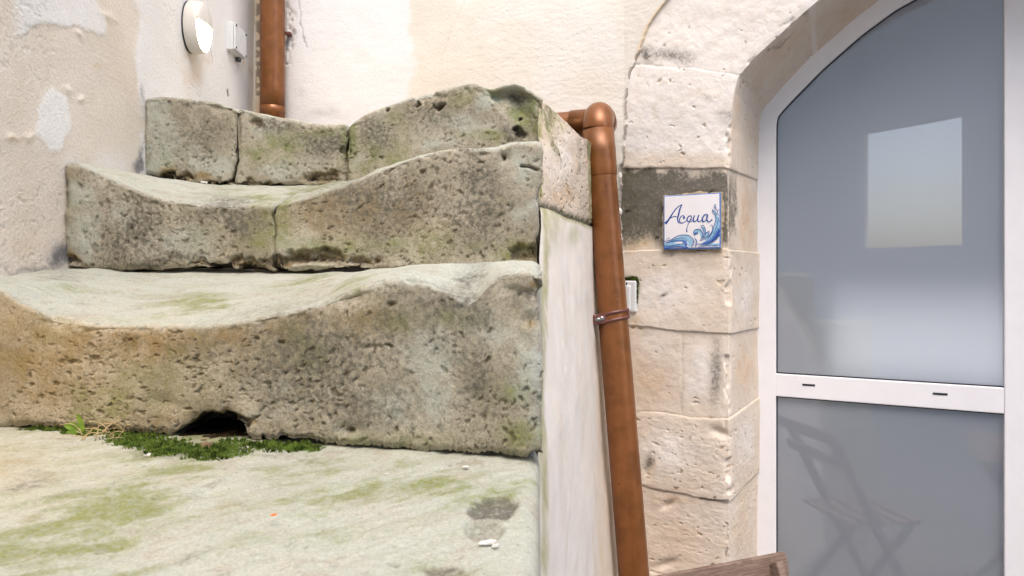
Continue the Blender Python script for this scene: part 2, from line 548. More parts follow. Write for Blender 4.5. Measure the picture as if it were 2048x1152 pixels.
OUTER = [(-0.218, 0.364), (-0.205, 0.60), (-0.196, 0.655), (-0.176, 0.70), (-0.135, 0.80), (-0.071, 0.87), (0, 0.93), (0.1, 1.01),
         (0.25, 1.11), (0.45, 1.20), (0.65, 1.26), (0.89, 1.28)]
def plaster_back():
    L1 = np.linalg.norm(BEND - CORNER)
    z = np.concatenate([np.linspace(-1.5, -0.3, 14)[:-1], np.linspace(-0.3, 1.0, 420)[:-1], np.linspace(1.0, 1.29, 40)])
    bound = np.where(z < 0.364, -0.23, ip(z, [(b, a) for a, b in OUTER]))
    t = np.concatenate([np.linspace(0, 1, 560)])
    p = np.zeros((len(z), len(t), 3))
    for i, zz in enumerate(z):
        q = np.array([zz * 2.0, zz * 5.0, 3.0])
        wob = 0.004 * fbm(np.array([[0, 0, zz]]), 25, 4, 31)[0] + 0.0015 * fbm(np.array([[0, 0, zz]]), 120, 2, 32)[0]
        Lt = L1 + (bound[i] + 0.218) + wob
        s = t * Lt
        a = np.clip(s, 0, L1)[:, None] * ((BEND - CORNER) / L1) + CORNER
        b = np.maximum(s - L1, 0)[:, None] * SD
        p[i, :, :2] = a + b - 0.007 * SN
        p[i, :, 2] = CZ + zz
    px, py = proj(p)
    wx = px + 14 * fbm(p, 12, 3, 41); wy = py + 14 * fbm(p, 12, 3, 42)
    pale = sstep(835, 805, wx) * sstep(560, 590, px) * 0.95 * sstep(330, 180, py * 0.7)
    pale = np.maximum(pale, 0.3 * sstep(0.2, 0.6, fbm(p, 4, 3, 43)))
    crack = np.maximum.reduce([line_mask(px + 3 * fbm(p, 60, 3, 5), py, l, 1.1) * w for l, w in (
        ([(597, 0), (603, 60), (613, 95)], 0.55), ([(930, 0), (900, 60), (880, 130)], 0.12), ([(1010, 20), (1060, 70), (1130, 100)], 0.10))])
    strip = sstep(527, 522, px + 3 * fbm(p, 50, 3, 44)) * sstep(508, 510, px)
    rough_r = sstep(566, 572, px) * sstep(588, 578, wx) * (py < 130)
    dark = np.maximum(blobs(wx, wy, [(650, 225, 40, 14, 5, 0.35), (615, 180, 18, 10, 0, .25)]), 0.85 * strip * (vnoise(p, 70, 46) > 0.42) * (py < 190))
    dark = np.maximum(dark, 0.5 * rough_r * (vnoise(p, 90, 47) > 0.6))
    brown = np.maximum(blobs(wx, wy, [(1190, 170, 70, 60, 0, 0.30), (900, 150, 200, 60, 0, 0.25)]), 0.7 * strip)
    # plaster edge against the stone, ragged and stained
    e = sstep(0.985, 1.0, np.broadcast_to(t, px.shape))
    brown = np.maximum(brown, e * 0.8 * (py < 120)); dark = np.maximum(dark, e * 0.85 * (vnoise(p, 60, 48) > 0.45) * (py > 100))
    n = fbm(p, 3.5, 3, 51); n2 = fbm(p * np.array([1, 1, 2.2]), 28, 4, 52)
    h = 0.004 * n + 0.0003 * n2 - 0.003 * crack - 0.014 * strip * (py < 230) - 0.006 * rough_r * vnoise(p, 90, 47)
    wave = fbm(p * np.array([1, 1, 3.0]), 60, 3, 53) * sstep(880, 1000, px)
    h += 0.0004 * wave
    nn = np.array([0.342, 0.94, 0])
    p -= h[..., None] * nn
    p[:, -1] += 0.03 * np.array([SN[0], SN[1], 0])
    st = np.stack([0 * dark, dark, 0 * dark], -1); tn = np.stack([pale, brown, np.clip(crack, 0, 1) * 0.8], -1)
    o = grid_obj('plaster_wall', p, M['plaster_back'], attrs={'stain': st, 'tone': tn}, flip=True)
    tag(o, 'cream white plaster wall behind the steps, carrying both brown downpipes', 'wall')
    # the same wall higher up, above the archway
    up = []
    for zz in np.linspace(1.285, 2.7, 20):
        row = [np.append(CORNER - 0.007 * SN, CZ + zz)] + [np.append(BEND + SD * s - 0.007 * SN, CZ + zz) for s in np.linspace(0, 2.6, 20)]
        up.append(row)
    u = grid_obj('upper_plaster', np.array(up), M['plaster_back'], parent=o, flip=True,
                 attrs={'stain': np.zeros((20, 21, 3)), 'tone': np.zeros((20, 21, 3))})
    # and right of the archway
    rt = []
    for zz in np.linspace(-1.5, 1.285, 30):
        rt.append([np.append(BEND + SD * s - 0.004 * SN, CZ + zz) for s in np.linspace(2.216, 3.4, 12)])
    grid_obj('right_plaster', np.array(rt), M['plaster_back'], parent=o, flip=True,
             attrs={'stain': np.zeros((30, 12, 3)), 'tone': np.zeros((30, 12, 3))})
plaster_back()

# ------------------------------------------------------------------ stone archway
PA = [(.109, -1.5), (.109, .33), (.113, .458), (.126, .56), (.139, .603), (.198, .660), (.32, .757), (.45, .853), (.55, .905), (.66, .945), (.78, .972), (.89, .982)]
PB = [(.142, -1.5), (.142, .33), (.142, .47), (.143, .525), (.152, .564), (.20, .615), (.30, .712), (.42, .81), (.52, .875), (.64, .928), (.77, .958), (.89, .967)]
PO = [(-.42, -1.5), (-.42, .33), (-.42, .458), (-.42, .56), (-.42, .66), (-.36, .85), (-.2, 1.06), (.05, 1.24), (.28, 1.36), (.5, 1.42), (.7, 1.44), (.89, 1.45)]
SC = 0.89
def path_t(pts):
    a = np.array(pts); d = np.concatenate([[0], np.cumsum(np.hypot(*np.diff(a, axis=0).T))]); return a, d

def archway():
    A, dA = path_t(PA)
    B, O = np.array(PB), np.array(PO)
    k_all = np.concatenate([np.linspace(0, dA[1] * 0.3, 24)[:-1], np.linspace(dA[1] * 0.3, dA[6], 900)[:-1], np.linspace(dA[6], dA[-1], 120)])
    def at(arr, k): return np.stack([np.interp(k, dA, arr[:, 0]), np.interp(k, dA, arr[:, 1])], -1)
    def sm(q, w=23):
        ker = np.hanning(w + 2)[1:-1]; ker /= ker.sum()
        out = q.copy()
        for c in range(2):
            out[:, c] = np.convolve(np.pad(q[:, c], (w // 2, w // 2), mode='reflect', reflect_type='odd'), ker, 'valid')
        return out
    a, b, o = at(A, k_all), sm(at(B, k_all)), sm(at(O, k_all))
    a[:, :] = sm(a, 9)
    nf, nv = 230, 90
    tf = np.linspace(0, 1, nf); tv = np.linspace(0, 1, nv)[1:]
    face = o[:, None] * (1 - tf[None, :, None]) + a[:, None] * tf[None, :, None]
    rev = a[:, None] * (1 - tv[None, :, None]) + b[:, None] * tv[None, :, None]
    sz = np.concatenate([face, rev], 1)
    off = np.concatenate([np.zeros(nf), tv * 0.303])
    p = W(sz[..., 0], sz[..., 1], np.broadcast_to(off, sz.shape[:2]))
    # round the arris
    r = 0.008
    isrev = np.concatenate([np.zeros(nf), np.ones(nv - 1)])[None, :] * np.ones((len(k_all), 1))
    px, py = proj(p)
    s_, z_ = sz[..., 0], sz[..., 1]
    q3 = np.stack([s_ + off[None, :] * 0.7, 0 * s_ + off[None, :], z_], -1)
    wz = z_ + 0.006 * fbm(q3, 14, 3, 61)
    # courses: joint heights (they dip and climb a little along the face)
    J = {'a': (.69, -.20, .603, .139), 'b': (.352, -.22, .328, .109), 'c': (.088, -.2, .085, .109), 'd': (-.150, -.2, -.168, .109),
         'e': (-.432, -.2, -.421, .109), 'f': (-.655, -.2, -.672, .109), 'g': (-.93, -.2, -.93, .109), 'h': (-1.2, -.2, -1.2, .109)}
    joint = np.zeros_like(s_); cid = np.zeros_like(s_)
    for key, (z0, s0, z1, s1) in J.items():
        zj = z0 + (z1 - z0) * np.clip((s_ - s0) / (s1 - s0), -1, 1.0) + 0.006 * fbm(q3, 9, 3, ord(key)) 
        zj = np.where(isrev > 0, z1 + (0.02 if key in 'ef' else 0.0) * off[None, :] / 0.3, zj)
        w = {'a': .004, 'b': .004, 'c': .0035, 'd': .003, 'e': .004, 'f': .005}.get(key, .004)
        strength = {'a': .7, 'b': .35, 'c': .12, 'd': .14, 'e': .4, 'f': .45}.get(key, .7)
        lim = (z_ < 0.6) | (isrev < 1)
        joint = np.maximum(joint, strength * np.exp(-((z_ - zj) / w) ** 2) * lim * (0.25 + 0.9 * sstep(-.4, .5, fbm(q3, 7, 3, 5 + ord(key)))))
        cid += (z_ > zj)
    # vertical joint of the patched course and the voussoir joint in the soffit
    vj = np.exp(-((px - 1364 - 5 * fbm(q3, 20, 3, 62)) / 2.5) ** 2) * ((py > 668) & (py < 832)) * (isrev < 1)
    joint = np.maximum(joint, 0.3 * vj)
    kk = np.broadcast_to(k_all[:, None], s_.shape)
    k2 = dA[6] + 0.005
    jv = np.exp(-((kk - k2 - 0.012 * fbm(q3, 8, 2, 63)) / 0.004) ** 2)
    sof = np.exp(-((kk - k2 - .018) / 0.012) ** 4) * isrev
    # block surfaces stand a few mm in or out
    boff = np.array([0, .002, -.002, .003, -.001, .004, -.003, .002, 0, .001])[np.clip(cid.astype(int), 0, 9)]
    V = k_all; U = np.concatenate([-(1 - tf) * 0.53, tv * 0.31]) 
    dens = np.clip(0.25 + 0.9 * (fbm(q3, 7, 3, 64) > 0.1), 0, 1)
    dens = dens * (0.15 + 0.85 * (((py > 150) & (py < 330)) | (py > 850)))
    dens = np.where(((py > 500) & (py < 660)), np.maximum(dens, 0.35), dens)
    dens = dens * (px > 1200)
    m1, d1 = pits(U, V, 1700, 0.0011, 0.0052, 71, dens, (1.0, 2.4), 0.4)
    m2, d2 = pits(U, V, 26, 0.005, 0.010, 72, dens, (1.0, 2.0), 0.3)
    pm = np.maximum(m1, m2); pd = np.maximum(d1, d2)
    tool = np.abs(fbm(q3 * np.array([1, 1, 3.0]), 26, 3, 73))
    h = boff + 0.0032 * fbm(q3, 5, 4, 74) + 0.0008 * fbm(q3, 40, 4, 75) - pd * 0.6 - 0.003 * joint - 0.004 * jv * (isrev > 0)
    h += 0.0008 * (tool - 0.3) * (py > 830)
    h -= 0.012 * blobs(px, py, [(1330, 1130, 22, 8, -20), (1232, 1, 1, 1, 0), (1335, 1010, 12, 6, -30), (1296, 935, 9, 22, 10), (1440, 865, 18, 9, 20)])
    ar = np.exp(-(np.concatenate([(1 - tf) * 0.53, tv * 0.31]) / 0.012) ** 2)[None, :]
    chip = ar * (0.0025 + 0.011 * sstep(0.15, 0.8, fbm(q3, 16, 3, 76)))
    nf3 = -np.array([SN[0], SN[1], 0.0])
    # reveal normal: towards the opening
    dirv = np.gradient(a, axis=0); dirv /= np.linalg.norm(dirv, axis=1, keepdims=True)
    nrev = np.stack([SD[0] * dirv[:, 1], SD[1] * dirv[:, 1], -dirv[:, 0]], -1)[:, None, :]
    p = p + np.where(isrev[..., None] > 0, nrev, nf3[None, None]) * h[..., None]
    p = p - nf3[None, None] * chip[..., None] * 0.8 - nrev * chip[..., None] * 0.8
    # stains
    wx = px + 12 * fbm(q3, 14, 4, 81); wy = py + 12 * fbm(q3, 14, 4, 82)
    f0 = isrev < 1
    darkb = sstep(338, 352, wy) * sstep(520, 470, wy + 0.45 * np.clip(1330 - wx, 0, 200) * 0.35) * sstep(1462, 1450, px)
    hole = blobs(wx, wy, [(1290, 485, 34, 26, 0), (1400, 350, 60, 8, 0, .5)])
    dark = np.maximum(darkb * (1 - 0.85 * hole), blobs(wx, wy, [(1345, 110, 58, 20, 12, 0.62), (1300, 108, 20, 14, 0, .8), 
        (1415, 205, 20, 8, 30, .35), (1452, 240, 14, 20, 0, .45), (1262, 345, 22, 10, 0, .8), (1428, 505, 25, 10, 0, .3), (1390, 506, 60, 6, 0, .6), (1296, 935, 9, 22, 10, .6), (1400, 900, 60, 25, 0, .25)]) * 1.0)
    dark = np.maximum(dark, 0.62 * blob(px + 4 * fbm(q3, 25, 3, 84), py, 1432, 748, 15, 78, 2) * (px < 1457))
    dark = np.where(f0, dark, blobs(wx, wy, [(1468, 415, 9, 80, 0, 0.75), (1600, 18, 12, 8, 0, .8), (1560, 90, 40, 6, -40, .45)]))
    green = np.where(f0, np.maximum(0.55 * darkb * sstep(1400, 1250, wx), blobs(wx, wy, [(1270, 565, 16, 18, 0, 1.0), (1390, 384, 66, 4, -3, .9), (1245, 350, 12, 10, 0, .8)])),
                     blobs(wx, wy, [(1606, 22, 14, 10, 0, .8), (1464, 420, 6, 70, 0, .5)]))
    pale = np.where(f0, np.maximum.reduce([0.8 * sstep(330, 300, wy) * (py < 335), blobs(wx, wy, [(1310, 585, 70, 50, 0, .7), (1400, 740, 34, 66, 0, .85), (1330, 900, 60, 60, 0, .75), (1310, 700, 40, 40, 0, .5)])]),
                    blobs(wx, wy, [(1488, 590, 20, 60, 0, .6), (1490, 880, 20, 50, 0, .6), (1570, 80, 60, 20, -45, .5)]))
    brown = 0.75 * np.where(f0, blobs(wx, wy, [(1285, 480, 30, 22, 0, .75), (1420, 525, 60, 25, 0, .35), (1300, 770, 70, 60, 0, .55), (1350, 1080, 90, 80, 0, .35), (1270, 640, 12, 30, 0, .6),
                                        (1400, 800, 60, 30, 0, .25), (1282, 90, 10, 40, 10, .5), (1240, 300, 8, 60, 0, .5), (1350, 1000, 60, 10, 0, .6)]),
                     blobs(wx, wy, [(1495, 430, 12, 90, 0, .75), (1488, 740, 22, 70, 0, .65), (1488, 1060, 25, 70, 0, .5), (1470, 220, 15, 50, 0, .6), (1580, 80, 90, 24, -43, .6), (1690, 40, 60, 24, -35, .65), (1520, 160, 12, 50, 20, .45)]))
    crack = np.clip(joint * 0.3 * (0.35 + (fbm(q3, 18, 3, 83) > 0.0)), 0, 0.85)
    crack = np.maximum(crack, 0.95 * line_mask(px, py, [(1400, 997), (1440, 1000), (1460, 1001), (1482, 985)], 2.2))
    for (cx_, cy_, rx_, ry_) in ((1314, 475, 6, 3), (1422, 382, 5, 2.5), (1328, 590, 7, 3), (1254, 422, 7, 3)):
        crack = np.maximum(crack, blob(px, py, cx_, cy_, rx_, ry_, -20))
    jb = np.clip(joint * 0.7, 0, 1)
    st = np.stack([green, dark, np.maximum(pm, 0.25 * jb)], -1)
    tn = np.stack([np.maximum(pale, 0.6 * sof), np.maximum(brown, 0.6 * jb * (1 - darkb)), crack * (isrev < 1)], -1)
    o1 = grid_obj('stone_archway', p, M['jamb'], attrs={'stain': st, 'tone': tn}, flip=True)
    tag(o1, 'pale limestone archway round the glazed door, dark stained beside the tile', 'archway')
    # mirrored right half, coarser
    pr = sz[::8, ::6].copy(); pr[..., 0] = 2 * SC - pr[..., 0]
    pm_ = W(pr[..., 0], pr[..., 1], np.broadcast_to(off[::6], pr.shape[:2]))
    pm_ = pm_ - np.array([SN[0], SN[1], 0]) * (0.006 * fbm(pm_, 5, 4, 91))[..., None]
    zz = np.zeros(pr.shape[:2] + (3,))
    grid_obj('right_jamb', pm_, M['jamb'], parent=o1, attrs={'stain': zz, 'tone': zz})
archway()

# ------------------------------------------------------------------ the steps
def stone_block(name, parent, x0, x1, yf, arris, bottom, depth, zback, q, stains, seed, dx=0.0019, cap=True, npit=900,
                erode=None, hole_big=(), slope=None, tread_fn=None, under=0.2, round_right=0.0, round_left=0.0, extra=None, rr=0.007, ntread=110, base=None, jointed=False, tpit=0.15, pmax=0.0032):
    """one weathered block: under side, riser, worn nosing and tread, swept along the photo columns x0..x1"""
    L = abs((x1 - x0) / F * yf(np.array([(x0 + x1) / 2]))[0])
    nc = max(12, int(L / dx))
    c = np.linspace(x0, x1, nc)
    Yf = yf(c); Xf = (c - CX) / F * Yf
    za = CZ + (CY - smooth_ip(c, arris, 7)) / F * Yf
    zb = CZ + (CY - ip(c, bottom)) / F * Yf
    q1 = np.stack([c * 0.004, 0 * c, 0 * c], -1)
    zs_ = CZ + (CY - ip(c, base or bottom)) / F * Yf
    wob_ = 0.0025 * fbm(q1, 11, 4, seed + 5) + 0.0016 * fbm(q1, 55, 3, seed + 6)
    zb = zb + wob_ + 0.005 * fbm(q1, 13, 4, seed + 9) * sstep(0.003, 0.02, zb - zs_); zs_ = zs_ + wob_
    D = depth(c); Zt = CZ + zback(c); Q = q(c)
    H = np.median(za - zb)
    n1 = max(20, int(H / dx)); n2 = 10; n3 = ntread; n0 = 6
    rows = []
    # d = distance back from the front, z = height
    lid = np.zeros_like(c)
    for t in np.linspace(0, 1, n0)[:-1]:
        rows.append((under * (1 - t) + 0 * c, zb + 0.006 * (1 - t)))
    for t in np.linspace(0, 1, n1):
        rows.append((0 * c + 0.006 * np.exp(-((za - zb) * t / 0.006) ** 2), zs_ + (za - rr - zs_) * t))
    for a in np.linspace(0, pi / 2, n2)[1:]:
        rows.append((rr * (1 - np.cos(a)) + 0 * c, za - rr + rr * np.sin(a)))
    for t in (np.linspace(0, 1, n3)[1:]) ** 1.5:
        g = 1 - (1 - t) ** Q
        dd = rr + (D - rr) * t
        zz = za + (Zt - za) * g
        if tread_fn is not None:
            zz = zz + tread_fn(c, t)
        rows.append((dd, zz))
    dmat = np.array([r[0] for r in rows]); zmat = np.array([r[1] for r in rows])
    sl = slope(c) if slope is not None else ip(c, [(100, -0.034), (1080, 0.035)])
    Yfm = Yf[None, :] + dmat
    if round_right or round_left:
        for R, e in ((round_right, np.abs(c[-1] - c) / F * Yf), (round_left, np.abs(c - c[0]) / F * Yf)):
            if R:
                k = R - np.sqrt(np.clip(R * R - np.clip(R - e, 0, R) ** 2, 0, None))
                Yfm = Yfm + k[None, :]
                zmat = zmat - np.where(dmat > 0.0, k[None, :] * 0.9, 0) * (zmat > (zb + 0.5 * (za - zb))[None, :])
    Xm = Xf[None, :] + sl[None, :] * dmat
    p = np.stack([Xm, Yfm, zmat], -1)
    N = grid_normals(p)
    is_ris = np.zeros(len(rows), bool); is_ris[n0 - 1:n0 - 1 + n1] = True
    floor_ = zb[None, :] + 0.004 * (np.arange(len(rows)) / len(rows))[:, None]
    clamp_ = is_ris[:, None] & (p[..., 2] < floor_)
    p[..., 2] = np.where(clamp_, floor_, p[..., 2])
    p[..., 1] = p[..., 1] + np.where(is_ris[:, None], 0.006 * np.exp(-np.clip(p[..., 2] - zb[None, :], 0, 1) / 0.012) * sstep(0.004, 0.02, zb - zs_)[None, :], 0)
    # the ends of a block wander a little
    for e_, jx in ((np.abs(c[-1] - c), x1), (np.abs(c - c[0]), x0)):
        zq = np.stack([0 * p[..., 2], p[..., 1] * 0.6, p[..., 2]], -1)
        p[..., 0] += 0.0085 * (1.0 if jointed else 0.0) * fbm(zq, 16, 4, 900 + int(round(jx / 10))) * np.exp(-(e_ / F * Yf / 0.03) ** 2)[None, :]
    if np.median(N[n0 + n1 // 2, :, 1]) > 0:
        N = -N
    V = np.concatenate([[0], np.cumsum(np.hypot(np.diff(np.median(dmat, 1)), np.diff(np.median(zmat, 1))))])
    U = np.linspace(0, L, nc)
    ri = np.arange(len(rows))[:, None] * np.ones((1, nc))
    is_r = sstep(n0 + n1 + 4, n0 + n1 - 6, ri) * (ri >= n0 - 1)
    is_t = sstep(n0 + n1 + 2, n0 + n1 + n2 + 3, ri)
    px, py = proj(p)
    dens = np.clip(0.06 + 1.1 * sstep(-0.45, 0.65, fbm(p, 6, 3, seed + 2) + 0.5 * fbm(p, 22, 2, seed + 22)), 0, 1) * (is_r * 1.0 + tpit * is_t)
    pm, pd = pits(U, V, int(npit * 1.6), 0.0007, pmax, seed + 3, dens, (1.0, 1.9), 0.7)
    m2, d2 = pits(U, V, npit // 22, 0.003, 0.0055, seed + 4, dens * is_r, (1.0, 2.0), 0.2)
    pm = np.maximum(pm, m2); pd = np.maximum(pd, d2)
    wx = px + 16 * fbm(p, 13, 4, seed + 7); wy = py + 16 * fbm(p, 13, 4, seed + 8)
    h = 0.005 * fbm(p, 6, 4, seed) + (0.0011 * is_r + 0.0006 * is_t) * fbm(p, 55, 4, seed + 1) - pd * 0.65
    h += 0.0022 * is_t * fbm(p * np.array([1.0, 2.5, 1.0]), 16, 3, seed + 9)
    chipn = np.exp(-((ri - (n0 + n1 + 1)) / 8.0) ** 2)
    h -= 0.009 * chipn * sstep(0.25, 0.75, fbm(p, 17, 4, seed + 41)) + 0.003 * chipn * sstep(0.1, 0.6, fbm(p, 55, 3, seed + 42))
    dirt = np.zeros_like(px)
    hf, hf2 = fbm(p, 70, 3, seed + 31), fbm(p, 70, 3, seed + 32)
    if erode:
        for (ex, ey, ex_r, ey_r, dep) in erode:
            m = blob(wx + 7 * hf, wy + 6 * hf2, ex, ey, ex_r, ey_r) 
            m = sstep(0.35, 0.75, m) * is_r
            h -= dep * m * (0.7 + 0.5 * fbm(p, 40, 3, seed + 12)); dirt = np.maximum(dirt, m)
    for (hx, hy, hr1, hr2, ang, dep) in hole_big:
        m = sstep(0.3, 0.8, blob(wx * 0.3 + px * 0.7 + 5 * hf, wy * 0.3 + py * 0.7 + 4 * hf2, hx, hy, hr1, hr2, ang))
        h -= dep * m; pm = np.maximum(pm, m)
    crack = np.zeros_like(px)
    if extra is not None:
        dh, dc = extra(px, py, wx, wy, p, is_r, is_t)
        h += dh; crack = np.maximum(crack, dc)
    p = p + N * h[..., None]
    green, dark, pale, brown = stains(px, py, wx, wy, p, is_r, is_t)
    nose_highlight = np.exp(-((ri - (n0 + n1 + n2 - 2)) / 9.0) ** 2)
    pale = np.maximum(pale, 0.9 * nose_highlight * (0.75 + 0.3 * fbm(p, 20, 3, seed + 21)))  # worn nosing band lightened to paint in the bright highlight along it
    nn = fbm(p, 30, 4, seed + 14)
    under_shade = (ri < n0 - 1) * 1.0
    crack = np.maximum(crack, under_shade * 0.9)  # block undersides coloured near black to deepen the shade in the gap
    big_ = sstep(0.05, 0.9, fbm(p, 7, 4, seed + 51)); lite_ = sstep(0.15, 0.9, fbm(p, 9, 4, seed + 52))
    dark = np.clip(dark * 1.1 + 0.35 * big_ * is_r, 0, 1); pale = np.clip(pale + 0.42 * lite_ * is_r, 0, 1)
    green = np.clip(green + 0.22 * sstep(0.0, 0.9, fbm(p, 11, 4, seed + 53)) * is_r, 0, 1)
    dark = np.maximum(dark, dirt * 0.55); brown = np.maximum(brown, dirt * 0.9)
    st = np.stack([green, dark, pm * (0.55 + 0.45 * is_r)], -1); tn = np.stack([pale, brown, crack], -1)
    caps = []
    nr = len(rows)
    if cap:
        idx = np.arange(nr * nc).reshape(nr, nc)
        caps = [idx[:, 0][::-1], idx[:, -1]]
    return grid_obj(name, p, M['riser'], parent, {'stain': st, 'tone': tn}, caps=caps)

c_ = lambda v: (lambda c: np.full(np.shape(c), float(v)))
STEPS = 'worn limestone steps climbing along the plaster wall'

# --- step seen at the bottom of the picture: mostly its tread
st0 = empty('stone_step', (-0.4, 0.55, 1.0), 'lowest broad stone step, its green-streaked tread filling the foreground', 'step', STEPS)
def st0_block():
    nx, ny = 520, 560
    X = np.linspace(-0.98, 0.0, nx); Yv = np.concatenate([np.linspace(0.30, 1.30, ny)])
    xr = ip(Yv, [(0.3, 0.012), (1.1, 0.0435)])                         # right end of the step
    Xg = -0.985 + (X[None, :] + 0.98) / 0.98 * (xr[:, None] + 0.985)
    Yg = Yv[:, None] * np.ones((1, nx))
    Yg = Yg + 0.22 * np.clip(-Xg, 0, 1) * sstep(0.3, 1.0, Yg)          # the step swings back towards the wall
    Z = CZ - 0.236 - 0.012 * sstep(0.95, 0.4, Yg) + 0.003 * sstep(-0.45, -0.95, Xg) - 0.012 * np.exp(-((Xg + 0.3) / 0.25) ** 2) * sstep(1.0, 0.5, Yg)
    e = (xr[:, None] - Xg)
    R = 0.022
    Z = Z - (R - np.sqrt(np.clip(R * R - np.clip(R - e, 0, R) ** 2, 0, None)))
    p = np.stack([Xg, Yg, Z], -1)
    px, py = proj(p)
    wx = px + 26 * fbm(p, 9, 4, 201); wy = py + 18 * fbm(p, 9, 4, 202)
    dirn = p @ np.array([[0.8, 0.6, 0], [-0.6, 0.8, 0], [0, 0, 1]]).T      # streaks running diagonally
    str_ = fbm(dirn * np.array([3.0, 11.0, 1]), 3.2, 4, 203)
    hole = sstep(0.30, 0.62, np.maximum(blob(wx * .5 + px * .5, wy * .5 + py * .5, 984, 1015, 52, 34, 0), blob(wx * .5 + px * .5, wy * .5 + py * .5, 975, 1058, 40, 26, 0)))
    hole2 = sstep(0.3, 0.7, blob(wx, wy, 895, 1142, 62, 26, 10))
    hol = np.maximum(hole, 0.7 * hole2)
    m, d = pits(X + 1, Yv, 260, 0.0013, 0.005, 204, None, (1.0, 2.4), 0.5)
    h = 0.0035 * fbm(p, 7, 4, 205) + 0.0016 * fbm(dirn * np.array([1.0, 3.2, 1]), 22, 4, 206) + 0.0005 * fbm(p, 150, 3, 207) - 0.010 * hole * (0.75 + 0.4 * fbm(p, 60, 3, 208)) - 0.004 * hole2 - d * 0.5
    h -= 0.006 * blobs(px, py, [(230, 1085, 45, 18, 0), (415, 985, 30, 10, 0)])
    p[..., 2] += h
    green = blobs(wx, wy, [(380, 930, 120, 56, -30, 1), (285, 1000, 150, 62, -28, 1), (170, 1060, 200, 66, -28, 1), (60, 1120, 200, 66, -25, 1), (420, 975, 150, 30, -15, .35),
                           (850, 958, 200, 40, 6, .5), (640, 985, 200, 40, -8, .35), (1000, 1000, 60, 60, 0, .35), (900, 1135, 70, 30, 0, .75), (440, 1060, 90, 16, -18, .35), (640, 1080, 140, 14, -14, .4)])
    fine_ = fbm(dirn * np.array([1.0, 3.6, 1]), 14, 4, 209)
    green = np.clip(green * (0.62 + 0.5 * str_ + 0.45 * fine_) + 0.16 + 0.26 * sstep(-0.1, 0.9, str_), 0, 1)
    dark = np.maximum(blobs(wx, wy, [(340, 905, 60, 14, 0, .75), (60, 965, 70, 14, -15, .5), (400, 905, 50, 12, 0, .6), (150, 985, 60, 9, -15, .4), (380, 1118, 60, 9, -15, .35), (580, 905, 80, 9, 5, .35), (430, 980, 40, 9, -10, .35)]), hole * (0.35 + 0.65 * (py < 1030)))
    dark = np.maximum(dark, hole2 * .6)
    brown = np.maximum(blobs(wx, wy, [(30, 940, 130, 60, 0, .35), (740, 1000, 120, 16, -8, .3), (470, 1020, 100, 20, -20, .3), (60, 1030, 40, 14, -10, .4)]), hole2 * .5)
    pale = np.clip(1.0 + 0.25 * str_ - 0.35 * hole, 0, 1)
    st = np.stack([green, dark, m * 0.7], -1); tn = np.stack([pale, brown, 0 * m], -1)
    # add the right side and the front by pulling the border down
    pr = p[:, -1:].copy(); pr[..., 2] = 0.0
    prm = p[:, -1:].copy(); prm[..., 2] -= 0.12; prm[..., 0] += 0.001
    pp = np.concatenate([p, prm, pr], 1)
    ext = lambda a: np.concatenate([a, a[:, -1:], a[:, -1:]], 1)
    st, tn = ext(st), ext(tn)
    fr = pp[:1].copy(); fr[..., 2] = np.minimum(fr[..., 2], 0.0)
    pp = np.concatenate([fr, pp], 0)
    st = np.concatenate([st[:1], st], 0); tn = np.concatenate([tn[:1], tn], 0)
    grid_obj('stone_block', pp, M['riser'], st0, {'stain': st, 'tone': tn})
st0_block()

